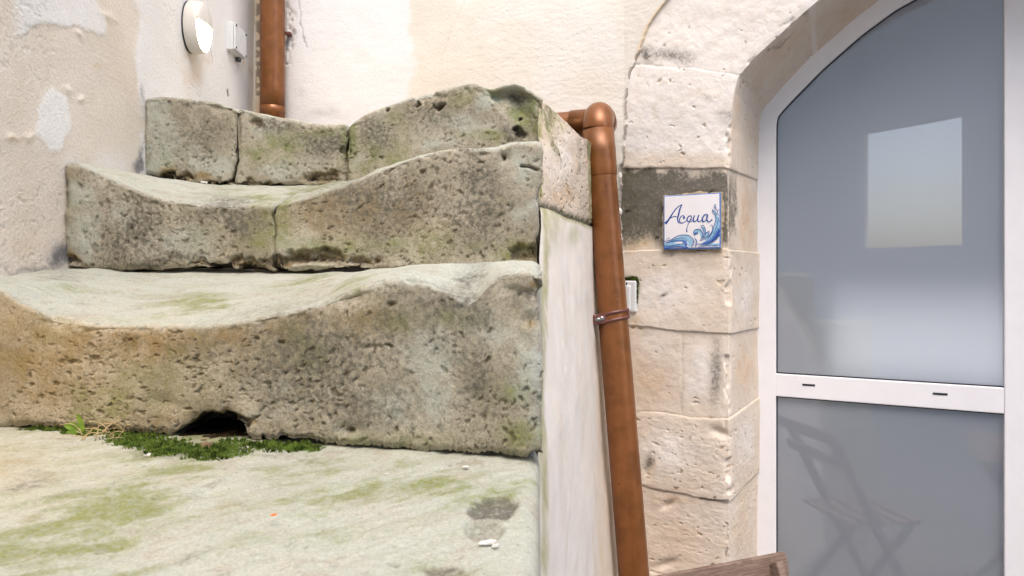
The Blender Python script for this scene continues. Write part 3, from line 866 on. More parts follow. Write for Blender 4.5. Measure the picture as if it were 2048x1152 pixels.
# --- first riser above it
def yf1(c): return ip(c, [(-260, 1.14), (0, 1.09), (1082, 0.90)])
AR1 = [(-260, 570), (-60, 566), (0, 578), (40, 606), (100, 632), (200, 649), (300, 651), (400, 651), (480, 641), (560, 623), (640, 603), (690, 588), (740, 572), (790, 563),
       (830, 562), (870, 571), (905, 589), (930, 606), (955, 592), (978, 562), (1000, 546), (1040, 541), (1082, 541)]
BT1 = [(-260, 838), (0, 855), (130, 857), (230, 862), (330, 866), (344, 866), (358, 857), (374, 844), (394, 834), (446, 833), (470, 842), (487, 860), (493, 876), (500, 879), (560, 881), (640, 887), (850, 902), (1060, 912), (1082, 913)]
st1 = empty('stone_step', (-0.4, 1.0, 1.26), 'big brown pitted riser stone with a black hollow and moss at its foot', 'step', STEPS)
def stains1(px, py, wx, wy, p, r, t):
    green = 0.22 * t * sstep(-.2, .6, fbm(p * np.array([1, 2.5, 1]), 8, 4, 302)); green = np.maximum(green, 0) + blobs(wx, wy, [(360, 600, 90, 14, -6, .7), (420, 608, 60, 10, -6, .8), (260, 770, 160, 90, 0, .40), (60, 700, 120, 120, 0, .2), (600, 560, 90, 16, -10, .45), (1040, 870, 50, 40, 0, .65), (760, 880, 180, 24, 0, .45),
                           (1020, 780, 60, 40, 0, .5), (620, 700, 90, 60, 0, .3), (900, 640, 160, 20, -5, .45), (160, 580, 120, 14, 0, .35), (700, 575, 40, 12, -20, .5)])
    dark = blobs(wx, wy, [(620, 720, 180, 110, 0, .62), (930, 620, 80, 36, 20, .62), (420, 700, 120, 40, 0, .45), (750, 800, 160, 70, 0, .5), (940, 560, 30, 40, 30, .6), (1050, 590, 40, 14, 0, .6), (240, 680, 120, 40, 0, .35),
                          (120, 552, 60, 7, 0, .35), (440, 855, 60, 20, 0, .7), (960, 760, 60, 60, 0, .45)]) 
    pale = np.maximum(1.0 * t, r * blobs(wx, wy, [(1060, 700, 30, 120, 0, .8), (1010, 660, 70, 40, 0, .7), (860, 700, 80, 30, 0, .55), (1065, 850, 22, 60, 0, .55), (760, 860, 120, 40, 0, .3), (590, 690, 30, 30, 0, .25), (830, 790, 80, 60, 0, .35)]))
    pale = np.clip(pale + 0.25 * fbm(p, 12, 4, 301) * (0.3 + pale), 0, 1)
    brown = np.maximum(r * blobs(wx, wy, [(60, 720, 170, 150, 0, .5), (300, 680, 240, 40, 0, .75), (560, 660, 200, 40, 0, .5), (1060, 640, 18, 16, 0, .85), (1064, 570, 20, 10, 0, .8), (300, 840, 200, 30, 0, .4), (700, 640, 120, 40, 0, .5)]), t * blobs(wx, wy, [(640, 580, 60, 20, -15, .3), (860, 548, 60, 10, 0, .25)]))
    return green, dark, pale, brown
def extra1(px, py, wx, wy, p, r, t):
    h = -0.006 * r * blobs(px, py, [(700, 860, 24, 14, 0), (325, 805, 30, 16, 10), (1050, 585, 40, 8, 10), (1062, 640, 18, 14, 0)])
    h += -0.004 * r * line_mask(px, py, [(170, 662), (230, 655), (300, 660)], 4)
    return h, np.zeros_like(px)
stone_block('stone_block', st1, -240, 1082, yf1, AR1, BT1, lambda c: ip(c, [(-260, .50), (0, .47), (1082, .50)]), lambda c: ip(c, [(-240, .03), (0, .016), (500, .014), (1082, .024)]),
            lambda c: ip(c, [(-240, 1.2), (450, 1.15), (620, 1.6), (760, 5), (820, 8), (1082, 14)]), stains1, 310, 0.00175, npit=2600,
            erode=[(440, 842, 70, 22, .012), (700, 905, 160, 6, .006), (1070, 915, 20, 16, .012)], extra=extra1, round_right=0.016, base=[b for b in BT1 if not 340 < b[0] < 496], ntread=150, tpit=0.12,
            hole_big=[(697, 858, 11, 7, 0, .006), (560, 690, 9, 5, 20, .004), (785, 612, 10, 6, 0, .004), (780, 690, 12, 5, 15, .004)])

# --- second riser: two stones
def yf2(c): return ip(c, [(100, 1.51), (1080, 1.37)])
AR2 = [(100, 325), (128, 322), (165, 329), (200, 345), (260, 375), (320, 396), (400, 407), (470, 411), (545, 408), (600, 395), (680, 371), (740, 345), (800, 320), (850, 304), (900, 295), (935, 292), (960, 297), (990, 298), (1015, 290), (1035, 286), (1080, 288)]
BT2 = [(100, 528), (130, 530), (180, 536), (400, 537), (1080, 541)]
st2 = empty('stone_step', (-0.4, 1.5, 1.5), 'middle stone step with a dished saddle-shaped edge and one vertical joint', 'step', STEPS)
def stains2(px, py, wx, wy, p, r, t):
    green = 0.25 * t * sstep(-.2, .6, fbm(p * np.array([1, 2.5, 1]), 8, 4, 402)) + blobs(wx, wy, [(530, 460, 60, 50, 0, .85), (570, 412, 26, 14, -20, 1.0), (420, 470, 60, 40, 0, .3), (690, 500, 160, 30, 0, .5), (1020, 500, 60, 36, 0, .65), (820, 500, 120, 30, 0, .5), (500, 390, 90, 14, 0, .6), (620, 375, 90, 10, -10, .6), (900, 480, 100, 30, 0, .4), (250, 360, 60, 12, 20, .3)])
    dark = blobs(wx, wy, [(460, 430, 90, 40, 0, .62), (280, 460, 60, 60, 0, .4), (760, 400, 180, 60, 0, .55), (960, 420, 70, 90, 0, .55), (940, 300, 40, 16, 0, .6), (230, 400, 40, 30, 0, .3), (340, 520, 120, 10, 0, .5), (560, 520, 80, 14, 0, .6), (960, 350, 40, 40, 0, .6), (690, 360, 50, 10, -20, .4)])
    pale = np.maximum(1.0 * t, r * blobs(wx, wy, [(160, 470, 50, 70, 0, .9), (150, 380, 40, 40, 0, .7), (260, 440, 60, 60, 0, .45), (1040, 330, 40, 50, 0, .6), (600, 480, 30, 30, 0, .3), (1050, 420, 30, 30, 0, .5), (320, 480, 60, 40, 0, .4)]))
    pale = np.clip(pale + 0.25 * fbm(p, 12, 4, 401) * (0.3 + pale), 0, 1)
    brown = r * blobs(wx, wy, [(150, 345, 40, 20, 20, .5), (1050, 510, 34, 24, 0, .9), (700, 420, 260, 70, 0, .45), (150, 512, 30, 16, 30, .8), (850, 440, 120, 60, 0, .3)])
    return green, dark, pale, brown
ER2 = [(540, 528, 120, 15, .016), (630, 520, 70, 22, .02), (720, 530, 40, 12, .016), (140, 520, 22, 14, .012), (1050, 510, 34, 22, .014), (430, 535, 60, 8, .01)]
def extra2(px, py, wx, wy, p, r, t):
    h = -0.012 * r * sstep(0.2, .9, line_mask(px, py, [(1042, 332), (1060, 334), (1074, 340)], 3)) - 0.010 * blob(px, py, 1010, 315, 10, 10) * r
    return h, 0.5 * r * line_mask(px, py, [(1042, 332), (1060, 334), (1074, 340)], 2)
kw2 = dict(depth=lambda c: ip(c, [(100, .42), (1080, .42)]), zback=lambda c: ip(c, [(100, .262), (300, .250), (640, .245), (760, .25), (1080, .278)]),
           q=lambda c: ip(c, [(100, 2.5), (300, 1.3), (560, 1.3), (700, 2.2), (820, 7), (1080, 12)]), stains=stains2, jointed=True, erode=ER2, extra=extra2, rr=0.009, tpit=0.12)
stone_block('stone_block', st2, 128, 548, yf2, AR2, BT2, seed=410, npit=1500, dx=.0023, ntread=90, round_left=0.02, round_right=0.006, **kw2)
stone_block('stone_block', st2, 551, 1077, yf2, AR2, BT2, seed=430, npit=1700, dx=.0023, ntread=90, round_left=0.006, round_right=0.01,
            hole_big=[(775, 322, 9, 5, 0, .005), (1010, 313, 6, 8, 0, .008), (845, 345, 8, 6, 0, .004)], **kw2)

# --- top riser: three stones, the right one with a broken corner
def yf3(c): return ip(c, [(280, 1.855), (690, 1.80), (700, 1.79), (955, 1.74), (1078, 1.735)])
AR3 = [(285, 195), (320, 191), (380, 194), (440, 203), (470, 211), (500, 218), (560, 233), (620, 245), (680, 249), (700, 242), (725, 228), (760, 213), (800, 200), (850, 187), (900, 175), (935, 166), (950, 163), (965, 169), (985, 176), (1010, 166), (1030, 164), (1048, 170), (1078, 192)]
BT3 = [(285, 345), (330, 356), (400, 369), (470, 371), (560, 371), (640, 369), (760, 366), (1078, 366)]
st3 = empty('stone_step', (-0.4, 1.95, 1.74), 'topmost stone step with a hollow worn between its low left and humped right blocks', 'step', STEPS)
def stains3(px, py, wx, wy, p, r, t):
    green = blobs(wx, wy, [(560, 290, 80, 40, 0, .6), (690, 280, 16, 50, 0, 1.0), (640, 270, 40, 20, 0, .7), (330, 290, 40, 40, 0, .25), (760, 300, 60, 40, 0, .65), (800, 240, 60, 30, 0, .4), (960, 275, 60, 12, 0, .7), (920, 200, 40, 20, 0, .5),
                           (1040, 210, 30, 40, 0, .85), (1060, 250, 24, 30, 0, .6), (730, 330, 30, 20, 0, .7), (1000, 180, 24, 14, 0, .6)])
    dark = blobs(wx, wy, [(400, 260, 80, 40, 0, .45), (540, 250, 50, 16, 10, .7), (500, 215, 30, 8, 20, .5), (640, 290, 60, 30, 0, .65), (860, 230, 90, 40, 0, .5), (750, 270, 50, 40, 0, .6), (960, 220, 40, 30, 0, .35), (1025, 262, 22, 20, 0, .9), (1040, 180, 30, 12, 0, .5), (380, 200, 40, 8, 0, .5), (330, 210, 30, 14, 0, .4)])
    pale = np.maximum(0.95 * t, r * blobs(wx, wy, [(320, 270, 40, 80, 0, .8), (420, 320, 60, 36, 0, .75), (560, 335, 70, 20, 0, .75), (520, 262, 24, 10, 0, .9), (930, 250, 80, 30, 0, .7), (710, 320, 20, 30, 0, .6), (620, 325, 40, 20, 0, .5), (870, 290, 60, 20, 0, .5), (1045, 215, 30, 36, 0, .8), (985, 200, 20, 30, 40, .8)]))
    pale = np.clip(pale + 0.25 * fbm(p, 12, 4, 501) * (0.3 + pale), 0, 1)
    brown = r * blobs(wx, wy, [(330, 345, 30, 16, 0, .9), (400, 355, 40, 10, 0, .8), (640, 352, 44, 12, 0, 1.0), (860, 210, 110, 40, 0, .35), (980, 240, 50, 30, 0, .4), (345, 230, 30, 30, 0, .4)])
    return green, dark, pale, brown
ER3 = [(335, 350, 26, 13, .02), (372, 358, 22, 12, .018), (640, 354, 48, 12, .03), (500, 368, 90, 6, .012), (440, 368, 40, 6, .012), (1030, 258, 13, 20, .03), (682, 300, 8, 12, .014)]
def extra3(px, py, wx, wy, p, r, t):
    # the front right corner is broken away along a slanting ridge
    d = ((px - 957) * 113 - (py - 168) * 71) / 133.5 + 5 * fbm(p, 22, 3, 560)
    k = sstep(0, 14, d) * 0.35 + 0.65 * sstep(8, 62, d)
    k = k * (1 - 0.85 * sstep(1030, 1076, px))
    h = -0.05 * k * r * (px > 880) + 0.007 * sstep(2, 20, d) * fbm(p, 22, 4, 561) * r
    return h, np.zeros_like(px)
kw3 = dict(extra=extra3, depth=lambda c: ip(c, [(280, .72), (700, .72), (960, .42), (1078, .30)]), zback=lambda c: ip(c, [(280, .505), (440, .49), (560, .455), (680, .415), (760, .45), (900, .49), (1078, .47)]),
           q=lambda c: ip(c, [(280, 2.2), (560, 2), (680, 2), (1078, 2.5)]), stains=stains3, jointed=True, erode=ER3, rr=0.012, tpit=0.2)
stone_block('stone_block', st3, 288, 469, yf3, AR3, BT3, seed=510, npit=620, dx=.0028, ntread=60, round_left=0.008, round_right=0.008, **kw3)
stone_block('stone_block', st3, 473, 690, yf3, AR3, BT3, seed=530, npit=620, dx=.0028, ntread=60, round_left=0.014, round_right=0.012,
            hole_big=[(510, 246, 20, 10, 10, .006)], **kw3)
stone_block('stone_block', st3, 694, 1082, yf3, AR3, BT3, seed=550, npit=1000, dx=.0026, ntread=60, round_left=0.012,
            hole_big=[(880, 214, 12, 9, 0, .02), (838, 212, 6, 6, 0, .01), (1036, 230, 5, 4, 0, .012), (775, 220, 6, 6, 0, .01)], **kw3)

# ------------------------------------------------------------------ plastered flank of the stair with its capping stone
def flank():
    top_line = lambda t: ip(t, [(0, .452), (0.12, .448), (0.3, .438), (0.5, .424), (0.75, .405), (1.0, .388)])
    YE = lambda z: ip(z, [(-1.5, .80), (-.9, .80), (-.5, .80), (-.26, .945), (0.0, 1.26), (.15, 1.47), (.45, 1.79)])
    R1 = lambda z: ip(z, [(-1.6, 1262), (-.82, 1222), (-.48, 1198), (-.12, 1178), (.14, 1170), (.40, 1163)])      # right arris as a photo column at Y = 1.9
    side = empty('side_wall', (0.15, 1.6, 0), 'whitish streaked plaster flank of the steps behind the leaning brown pipe', 'wall')
    def surf(za, zb, n, nm, mat, attr_fn, hfun, top=False):
        tz = np.linspace(0, 1, n)
        tf = np.linspace(0, 1, 150)
        rows = []
        for k in tz:
            tl = top_line(tf) if top else np.full_like(tf, zb)
            z = za + (tl - za) * k
            zm = za + (zb - za) * k
            Ye = YE(zm); xl = 0.0383 * Ye if True else 0
            Yr = 1.93; xr = (R1(zm) - CX) / F * Yr
            X = xl + (xr - xl) * tf; Y = Ye + (Yr - Ye) * tf
            row = np.stack([X, Y, CZ + z], -1)
            # rounded corner, then the short return to the wall
            d1 = unit([xr - xl, Yr - Ye]); d2 = unit([0.30, 1.0])
            c0 = np.array([xr, Yr]); rc = 0.045
            arc = []
            for a in np.linspace(0, 1, 14)[1:]:
                b = (1 - a) ** 2 * (c0 - d1 * 0) + 2 * a * (1 - a) * (c0 + d1 * rc * 0.6) + a * a * (c0 + d1 * rc * 0.6 + d2 * rc)
                arc.append([b[0], b[1], CZ + z[-1]])
            e = np.array(arc[-1][:2])
            ret = [[*(e + d2 * s), CZ + z[-1]] for s in np.linspace(0, .33, 24)[1:]]
            rows.append(np.concatenate([row, np.array(arc), np.array(ret)]))
        p = np.array(rows)
        px, py = proj(p)
        N = grid_normals(p)
        if np.median(N[..., 0]) < 0: N = -N
        h, st, tn = attr_fn(p, px, py)
        p = p + N * h[..., None]
        if top:
            lip = p[-1:].copy(); lip[..., 0] -= 0.012; lip[..., 2] += 0.001
            back = p[-1:].copy(); back[..., 0] -= 0.014; back[..., 2] -= 0.35
            p = np.concatenate([p, lip, back], 0)
            st = np.concatenate([st, st[-1:], st[-1:]], 0); tn = np.concatenate([tn, tn[-1:], tn[-1:]], 0)
        return grid_obj(nm, p, mat, side, {'stain': st, 'tone': tn})
    def a_plaster(p, px, py):
        zs = p * np.array([1.6, 0.5, 0.05])
        s1 = fbm(zs, 30, 4, 601); s2 = fbm(p, 30, 4, 602)
        wx = px + 5 * fbm(p, 20, 3, 603)
        green = np.maximum.reduce([0.7 * np.exp(-((wx - 1088) / 8) ** 2) * (py > 420), blobs(wx, py, [(1100, 440, 34, 70, 0, .55), (1150, 470, 16, 30, 0, .5)]), 0.5 * np.exp(-((px - 1195) / 6.0) ** 2) * (py < 640), 0.8 * np.exp(-((p[..., 2] - CZ - .15) / .012) ** 2)])
        brown = np.clip(0.16 * sstep(0.1, .8, s1) + 0.55 * sstep(1176, 1205, wx) * sstep(300, 500, py), 0, 1)
        pale = np.clip(0.55 - 0.22 * s1, 0, 1)
        dark = 0.5 * np.exp(-((px - 1183) / 3.0) ** 2) * (py > 690) * (py < 790) * 0
        h = 0.0028 * fbm(p, 7, 3, 604) + 0.0006 * s2 + 0.006 * blob(px, py, 1095, 440, 30, 60)
        return h, np.stack([green, dark, 0 * px], -1), np.stack([pale, brown, 0 * px], -1)
    surf(-1.5, .148, 420, 'plaster_face', M['plaster_side'], a_plaster, None)
    def a_stone(p, px, py):
        wx = px + 6 * fbm(p, 20, 3, 611); wy = py + 10 * fbm(p, 20, 3, 612)
        str_ = fbm(p * np.array([1, 1, .2]), 60, 3, 613)
        edge = np.exp(-((p[..., 2] - CZ - .150 - .004 * fbm(p, 30, 3, 617)) / 0.011) ** 2)
        green = np.maximum.reduce([1.0 * edge, 0.9 * np.exp(-((wx - 1079) / 7) ** 2), blobs(wx, wy, [(1100, 235, 18, 40, 0, .85), (1108, 290, 8, 36, -15, .8), (1125, 250, 12, 20, 0, .5)]) * (0.7 + .6 * (str_ > 0)), 0.8 * sstep(1172, 1178, px)])
        dark = np.maximum(0.85 * edge, blobs(wx, wy, [(1098, 225, 14, 34, 0, .55), (1112, 300, 6, 30, -15, .6), (1160, 300, 7, 40, 0, .45), (1158, 340, 6, 14, 0, .5), (1165, 420, 12, 30, 0, .4)]))
        pale = blobs(wx, wy, [(1130, 350, 50, 100, 0, .75), (1140, 280, 16, 30, 0, .7)])
        brown = blobs(wx, wy, [(1130, 390, 36, 40, 0, .65), (1150, 330, 14, 60, 0, .5)])
        nr, nc = px.shape
        L = np.concatenate([[0], np.cumsum(np.linalg.norm(np.diff(p[nr // 2], axis=0), axis=1))])
        V = np.linspace(0, .28, nr)
        dens = np.clip(.25 + blobs(px, py, [(1130, 390, 40, 50, 0)]), 0, 1)
        m, d = pits(L, V, 900, .001, .0042, 614, dens, (1, 2.2), .3)
        h = 0.004 * fbm(p, 8, 4, 615) + 0.0010 * fbm(p, 45, 4, 616) - d * .7 - 0.006 * edge
        return h, np.stack([green, dark, m], -1), np.stack([pale, brown, 0 * px], -1)
    surf(.148, .43, 170, 'capping_stone', M['cap'], a_stone, None, top=True)
flank()

# ------------------------------------------------------------------ downpipes
def pipe_left():
    X, Y = -0.905, 2.645
    root = empty('downpipe', (X, Y, 1.95), 'straight copper-brown downpipe in the wall corner above the top step', 'pipe')
    zb = CZ + (CY - 216) / F * Y
    zz = np.linspace(zb - 0.0, 4.1, 30)
    tube_obj('pipe', [(X, Y, z) for z in zz], [0.0452] * len(zz), M['pvc'], root, 48)
    prof = [(0, .0452), (0.001, .0468), (0.028, .0468), (0.0285, .0462), (0.20, .0462)]
    tube_obj('socket', [(X, Y, zb + 0.004 - d) for d, r in prof], [r for d, r in prof], M['pvc'], root, 48)
    # pipe bracket behind, half hidden
    bm = bmesh.new()
    box_bm(bm, Matrix.Translation((X + .052, Y + .03, CZ + (CY - 63) / F * Y)), (.02, .03, .012), .002)
    bm_obj('bracket', bm, M['clamp'], root)
pipe_left()

PT, PBm = P(1196, 262, 2.07), P(1268, 1152, 1.97)
PDIR = (PBm - PT) / np.linalg.norm(PBm - PT)
def pipe_right():
    root = empty('downpipe', tuple(P(1282, 1330, 1.95)), 'leaning copper-brown downpipe with a domed elbow beside the blue tile', 'pipe')
    Lg = (PT[2] - 0.0) / -PDIR[2]
    def at(d): return PT + PDIR * d
    ds = np.linspace(0.11, Lg, 60)
    tube_obj('pipe', [at(d) for d in ds], [0.0432] * len(ds), M['pvc'], root, 56)
    prof = [(0.0, .0440), (0.0005, .0474), (0.07, .0472), (0.10, .0470), (0.122, .0466), (0.137, .0440), (0.14, .0434)]
    tube_obj('collar', [at(d) for d, r in prof], [r for d, r in prof], M['pvc'], root, 56)
    # elbow: comes out of the wall and turns down
    wall_in = np.array([SN[0] * 0.4, SN[1], 0]); wall_in /= np.linalg.norm(wall_in)
    Rb = 0.048
    c = PT + np.array([0, 0, 0.002]) + wall_in * Rb
    path, rad = [], []
    for a in np.linspace(0, 1, 26):
        th = a * pi / 2
        path.append(c - wall_in * Rb * cos(th) + np.array([0, 0, Rb * sin(th)])); rad.append(0.0452)
    end = path[-1]
    for s in np.linspace(0.004, .03, 4):
        path.append(end + wall_in * s); rad.append(0.0452)
    tube_obj('elbow', path, rad, M['pvc'], root, 56)
    hc = end + wall_in * 0.055
    wd = unit(np.array([*(BEND - CORNER), 0.0]))
    tee = [hc - wall_in * 0.035, hc - wall_in * .034, hc - wall_in * .012]
    tube_obj('elbow_socket', [hc - wall_in * .03, hc - wall_in * .0295, hc + wall_in * .0, hc + wall_in * .03], [.0445, .0470, .0470, .0470], M['pvc'], root, 56)
    hs = np.linspace(-1.1, 0.030, 30)
    wd2 = unit(wd + np.array([0, 0, 0.01]))
    hp = [hc + wd2 * s for s in hs]
    tube_obj('horizontal_pipe', hp, [0.040] * len(hs), M['pvc'], root, 48)
    tube_obj('horizontal_socket', [hc + wd2 * s for s in (-.095, -.0945, 0.01, 0.03)], [.040, .0428, .0428, .0428], M['pvc'], root, 48)
    # printed marks: a row of bars and a line of small letters, wrapped on the pipe
    front = unit(-np.array([at(.4)[0], at(.4)[1], 0.0])); front = unit(front - PDIR * (front @ PDIR)); sidev = np.cross(front, PDIR)
    def on_pipe(u, d, r=.0434):
        a = u / r
        return at(d) + front * r * cos(a) + sidev * r * sin(a)
    bm = bmesh.new()
    def patch(u0, u1, d0, d1):
        bm.faces.new([bm.verts.new(on_pipe(*q)) for q in ((u0, d0), (u1, d0), (u1, d1), (u0, d1))])
    sgn = 1.0 if sidev[0] > 0 else -1.0
    d0 = 0.162
    for k in range(14):
        w = random.choice([.0009, .0016, .0022])
        patch(sgn * .006, sgn * .0135, d0, d0 + w); d0 += w + random.choice([.0012, .002])
    bm_obj('printed_barcode', bm, M['print'], root)
    bm = bmesh.new()
    for k in range(30):
        d_ = .29 + k * .0082
        patch(sgn * .0110, sgn * (.0110 + random.choice([.0012, .002])), d_, d_ + random.choice([.002, .004]))
    bm_obj('printed_dashes', bm, M['print'], root)
    cu = bpy.data.curves.new('pipe_text', 'FONT'); cu.body = 'TECNO IMPIE'; cu.size = 0.0125
    to = bpy.data.objects.new('pipe_text', cu); COL.objects.link(to)
    dg = bpy.context.evaluated_depsgraph_get()
    me = bpy.data.meshes.new_from_object(to.evaluated_get(dg))
    bpy.data.objects.remove(to)
    dstart = 0.545
    for v in me.vertices:
        v.co = Vector(on_pipe(sgn * (.0135 - (.0 - v.co.y)) if True else 0, dstart - v.co.x, .0435))
    link_mesh('printed_text', me, M['print'], root)
    return at, front, sidev * sgn
pipe_at, pipe_front, pipe_side = pipe_right()

def clamp():
    d = (CZ + (CY - 633) / F * 2.03 - PT[2]) / PDIR[2]
    c = pipe_at(d)
    root = empty('pipe_clamp', tuple(c), 'rust-brown metal clamp holding the leaning pipe to the side wall', 'clamp')
    side, fr = pipe_side, pipe_front
    ax = unit(side * 1.0 + np.array([0, 0, 0.10])); up = unit(np.cross(side, fr)); up = up if up[2] > 0 else -up
    def ring(name, r, hh, dz):
        pts = []
        g = []
        for z_, rr_ in ((-hh, r - .001), (-hh, r + .0022), (hh, r + .0022), (hh, r - .001)):
            g.append([c + up * (z_ + dz) + (fr * cos(a) + side * sin(a)) * rr_ + up * 0.006 * sin(a) for a in np.linspace(0, 2 * pi, 57)])
        return grid_obj(name, np.array(g), M['clamp'], root)
    ring('band', .0438, .0042, .0105)
    ring('band', .0438, .0042, -.0105)
    for a in (-0.62, 1.30):
        bm = bmesh.new()
        o = c + (fr * cos(a) + side * sin(a)) * .0456 + up * .006 * sin(a)
        t = -fr * sin(a) + side * cos(a); nrm = fr * cos(a) + side * sin(a)
        box_bm(bm, frame_matrix(o, t, nrm, up), (.009, .005, .030), .001)
        bm_obj('band_end', bm, M['clamp'], root)
    a = -0.72
    o = c + (fr * cos(a) + side * sin(a)) * .049 - up * .004
    bm = bmesh.new()
    bmesh.ops.create_cone(bm, cap_ends=True, segments=20, radius1=.0155, radius2=.0145, depth=.008, matrix=frame_matrix(o, side, up, fr))
    bm_obj('lug', bm, M['clamp'], root, False)
    bm = bmesh.new()
    bmesh.ops.create_uvsphere(bm, u_segments=16, v_segments=10, radius=.0078, matrix=frame_matrix(o + fr * .004, side, up, fr * .6))
    bm_obj('screw', bm, M['zinc'], root, True)
    a = -1.02
    o2 = c + (fr * cos(a) + side * sin(a)) * .054 - up * .006
    bm = bmesh.new()
    box_bm(bm, frame_matrix(o2, side, fr, up), (.022, .02, .030), .003)
    bm_obj('bracket', bm, M['clamp'], root)
    bm = bmesh.new()
    bmesh.ops.create_uvsphere(bm, u_segments=14, v_segments=8, radius=.0065, matrix=frame_matrix(o2 + fr * .01 + side * .004, side * 1.6, up, fr))
    bm_obj('screw', bm, M['zinc'], root, True)
    o3 = o2 - side * .008
    tube_obj('bolt', [o3 - side * s for s in (0, .004, .0042, .014, .0142, .06)], [.0075, .0075, .0065, .0065, .0036, .0036], M['clamp'], root, 12)
clamp()

# ------------------------------------------------------------------ meter / socket box on the jamb behind the pipe
def jbox():
    s0, s1 = -0.336, -0.176
    zc = ((CY - 593) / F * 2.24); hh = .0505
    o = W((s0 + s1) / 2, zc, -.008)
    root = empty('socket_box', tuple(o), 'pale grey electrical box half hidden behind the leaning pipe', 'electrical box')
    fm = lambda s, z, off: frame_matrix(W(s, z, off), (SD[0], SD[1], 0), (0, 0, 1), (-SN[0], -SN[1], 0))
    sc = (s0 + s1) / 2
    bm = bmesh.new(); box_bm(bm, fm(sc, zc, -.006), (s1 - s0, 2 * hh, .022), .006, 3); bm_obj('backplate', bm, M['box_grey'], root)
    bm = bmesh.new(); box_bm(bm, fm(sc - .004, zc - .004, -.020), (s1 - s0 - .026, 2 * hh - .022, .014), .004, 3); bm_obj('cover', bm, M['box_grey'], root)
    bm = bmesh.new(); box_bm(bm, fm(sc - .010, zc - .002, -.0285), (s1 - s0 - .052, 2 * hh - .05, .004), .0015, 2); bm_obj('viewing_window', bm, M['box_dark'], root)
    bm = bmesh.new(); box_bm(bm, fm(s1 - .030, zc + hh - .009, -.018), (.003, .009, .003), .0005, 1); bm_obj('latch', bm, M['box_dark'], root)
    return s0, s1, zc, hh
JB = jbox()

# ------------------------------------------------------------------ lamp and junction box on the left wall
def wall_lamp(Yc, zc, label, ry=.056, rz=.0795, glow='lamp_glow'):
    Xw = XL(Yc) + 0.004
    root = empty('wall_lamp', (Xw, Yc, zc), label, 'lamp', 'round white wall lamps on the left wall')
    def disc(name, prof, mat, a0=0, a1=2 * pi, n=64, closed=True):
        g = []
        for x, k in prof:
            g.append([(Xw + x, Yc + ry * k * cos(a), zc + rz * k * sin(a)) for a in np.linspace(a0, a1, n + 1)])
        return grid_obj(name, np.array(g), mat, root)
    disc('gasket', [(-.003, .95), (0.004, .985), (.006, .97)], M['gasket'])
    disc('housing', [(.006, .97), (.010, 1.0), (.036, .985), (.043, .955), (.045, .92)], M['lamp_white'])
    # half cover over the upper part
    n = 40
    def cap(name, lo, hi, mat, bulge, x0):
        ts = np.linspace(0, 1, 24); us = np.linspace(-1, 1, 40)
        g = []
        for t in ts:
            z_ = lo + (hi - lo) * t
            w = math.sqrt(max(0, 1 - min(1, abs(z_)) ** 2))
            g.append([(Xw + x0 + bulge * max(0, (1 - (w * u) ** 2 - z_ * z_)) ** .5, Yc + ry * .93 * w * u, zc + rz * .93 * z_) for u in us])
        return grid_obj(name, np.array(g), mat, root)
    cap('hood', .10, .995, M['lamp_white'], .012, .0475)
    cap('diffuser', -.995, .12, M[glow], .010, .0445)
    return root
wall_lamp(2.135, CZ + (CY - 55) / F * 2.135, 'round white wall lamp glowing on the left wall above the steps')
wall_lamp(0.80, CZ + 0.02, 'round white wall lamp low on the left wall near the lowest step', glow='lamp_strong')

def junction_box():
    Yc, zc = 2.505, CZ + (CY - 82) / F * 2.505
    Xw = XL(Yc) + .004
    root = empty('junction_box', (Xw, Yc, zc), 'small square pale grey junction box on the wall beside the corner pipe', 'electrical box')
    ax = unit([-.034, 1, 0]); nx = unit([1, .034, 0])
    fm = lambda dx, dy, dz: frame_matrix(np.array([Xw, Yc, zc]) + nx * dx + ax * dy + np.array([0, 0, dz]), ax, (0, 0, 1), nx)
    bm = bmesh.new(); box_bm(bm, fm(.010, 0, 0), (.118, .098, .026), .004, 3); bm_obj('housing', bm, M['box_grey'], root)
    bm = bmesh.new(); box_bm(bm, fm(.027, 0, 0), (.114, .094, .007), .003, 3); bm_obj('cover', bm, M['box_grey'], root)
    for sy in (-1, 1):
        for sz in (-1, 1):
            bm = bmesh.new()
            bmesh.ops.create_cone(bm, cap_ends=True, segments=14, radius1=.0042, radius2=.004, depth=.003, matrix=fm(.031, sy * .049, sz * .039))
            bm_obj('screw', bm, M['box_dark'], root)
    bm = bmesh.new(); box_bm(bm, fm(.008, .036, -.054), (.022, .018, .014), .003); bm_obj('cable_gland', bm, M['box_dark'], root)
junction_box()

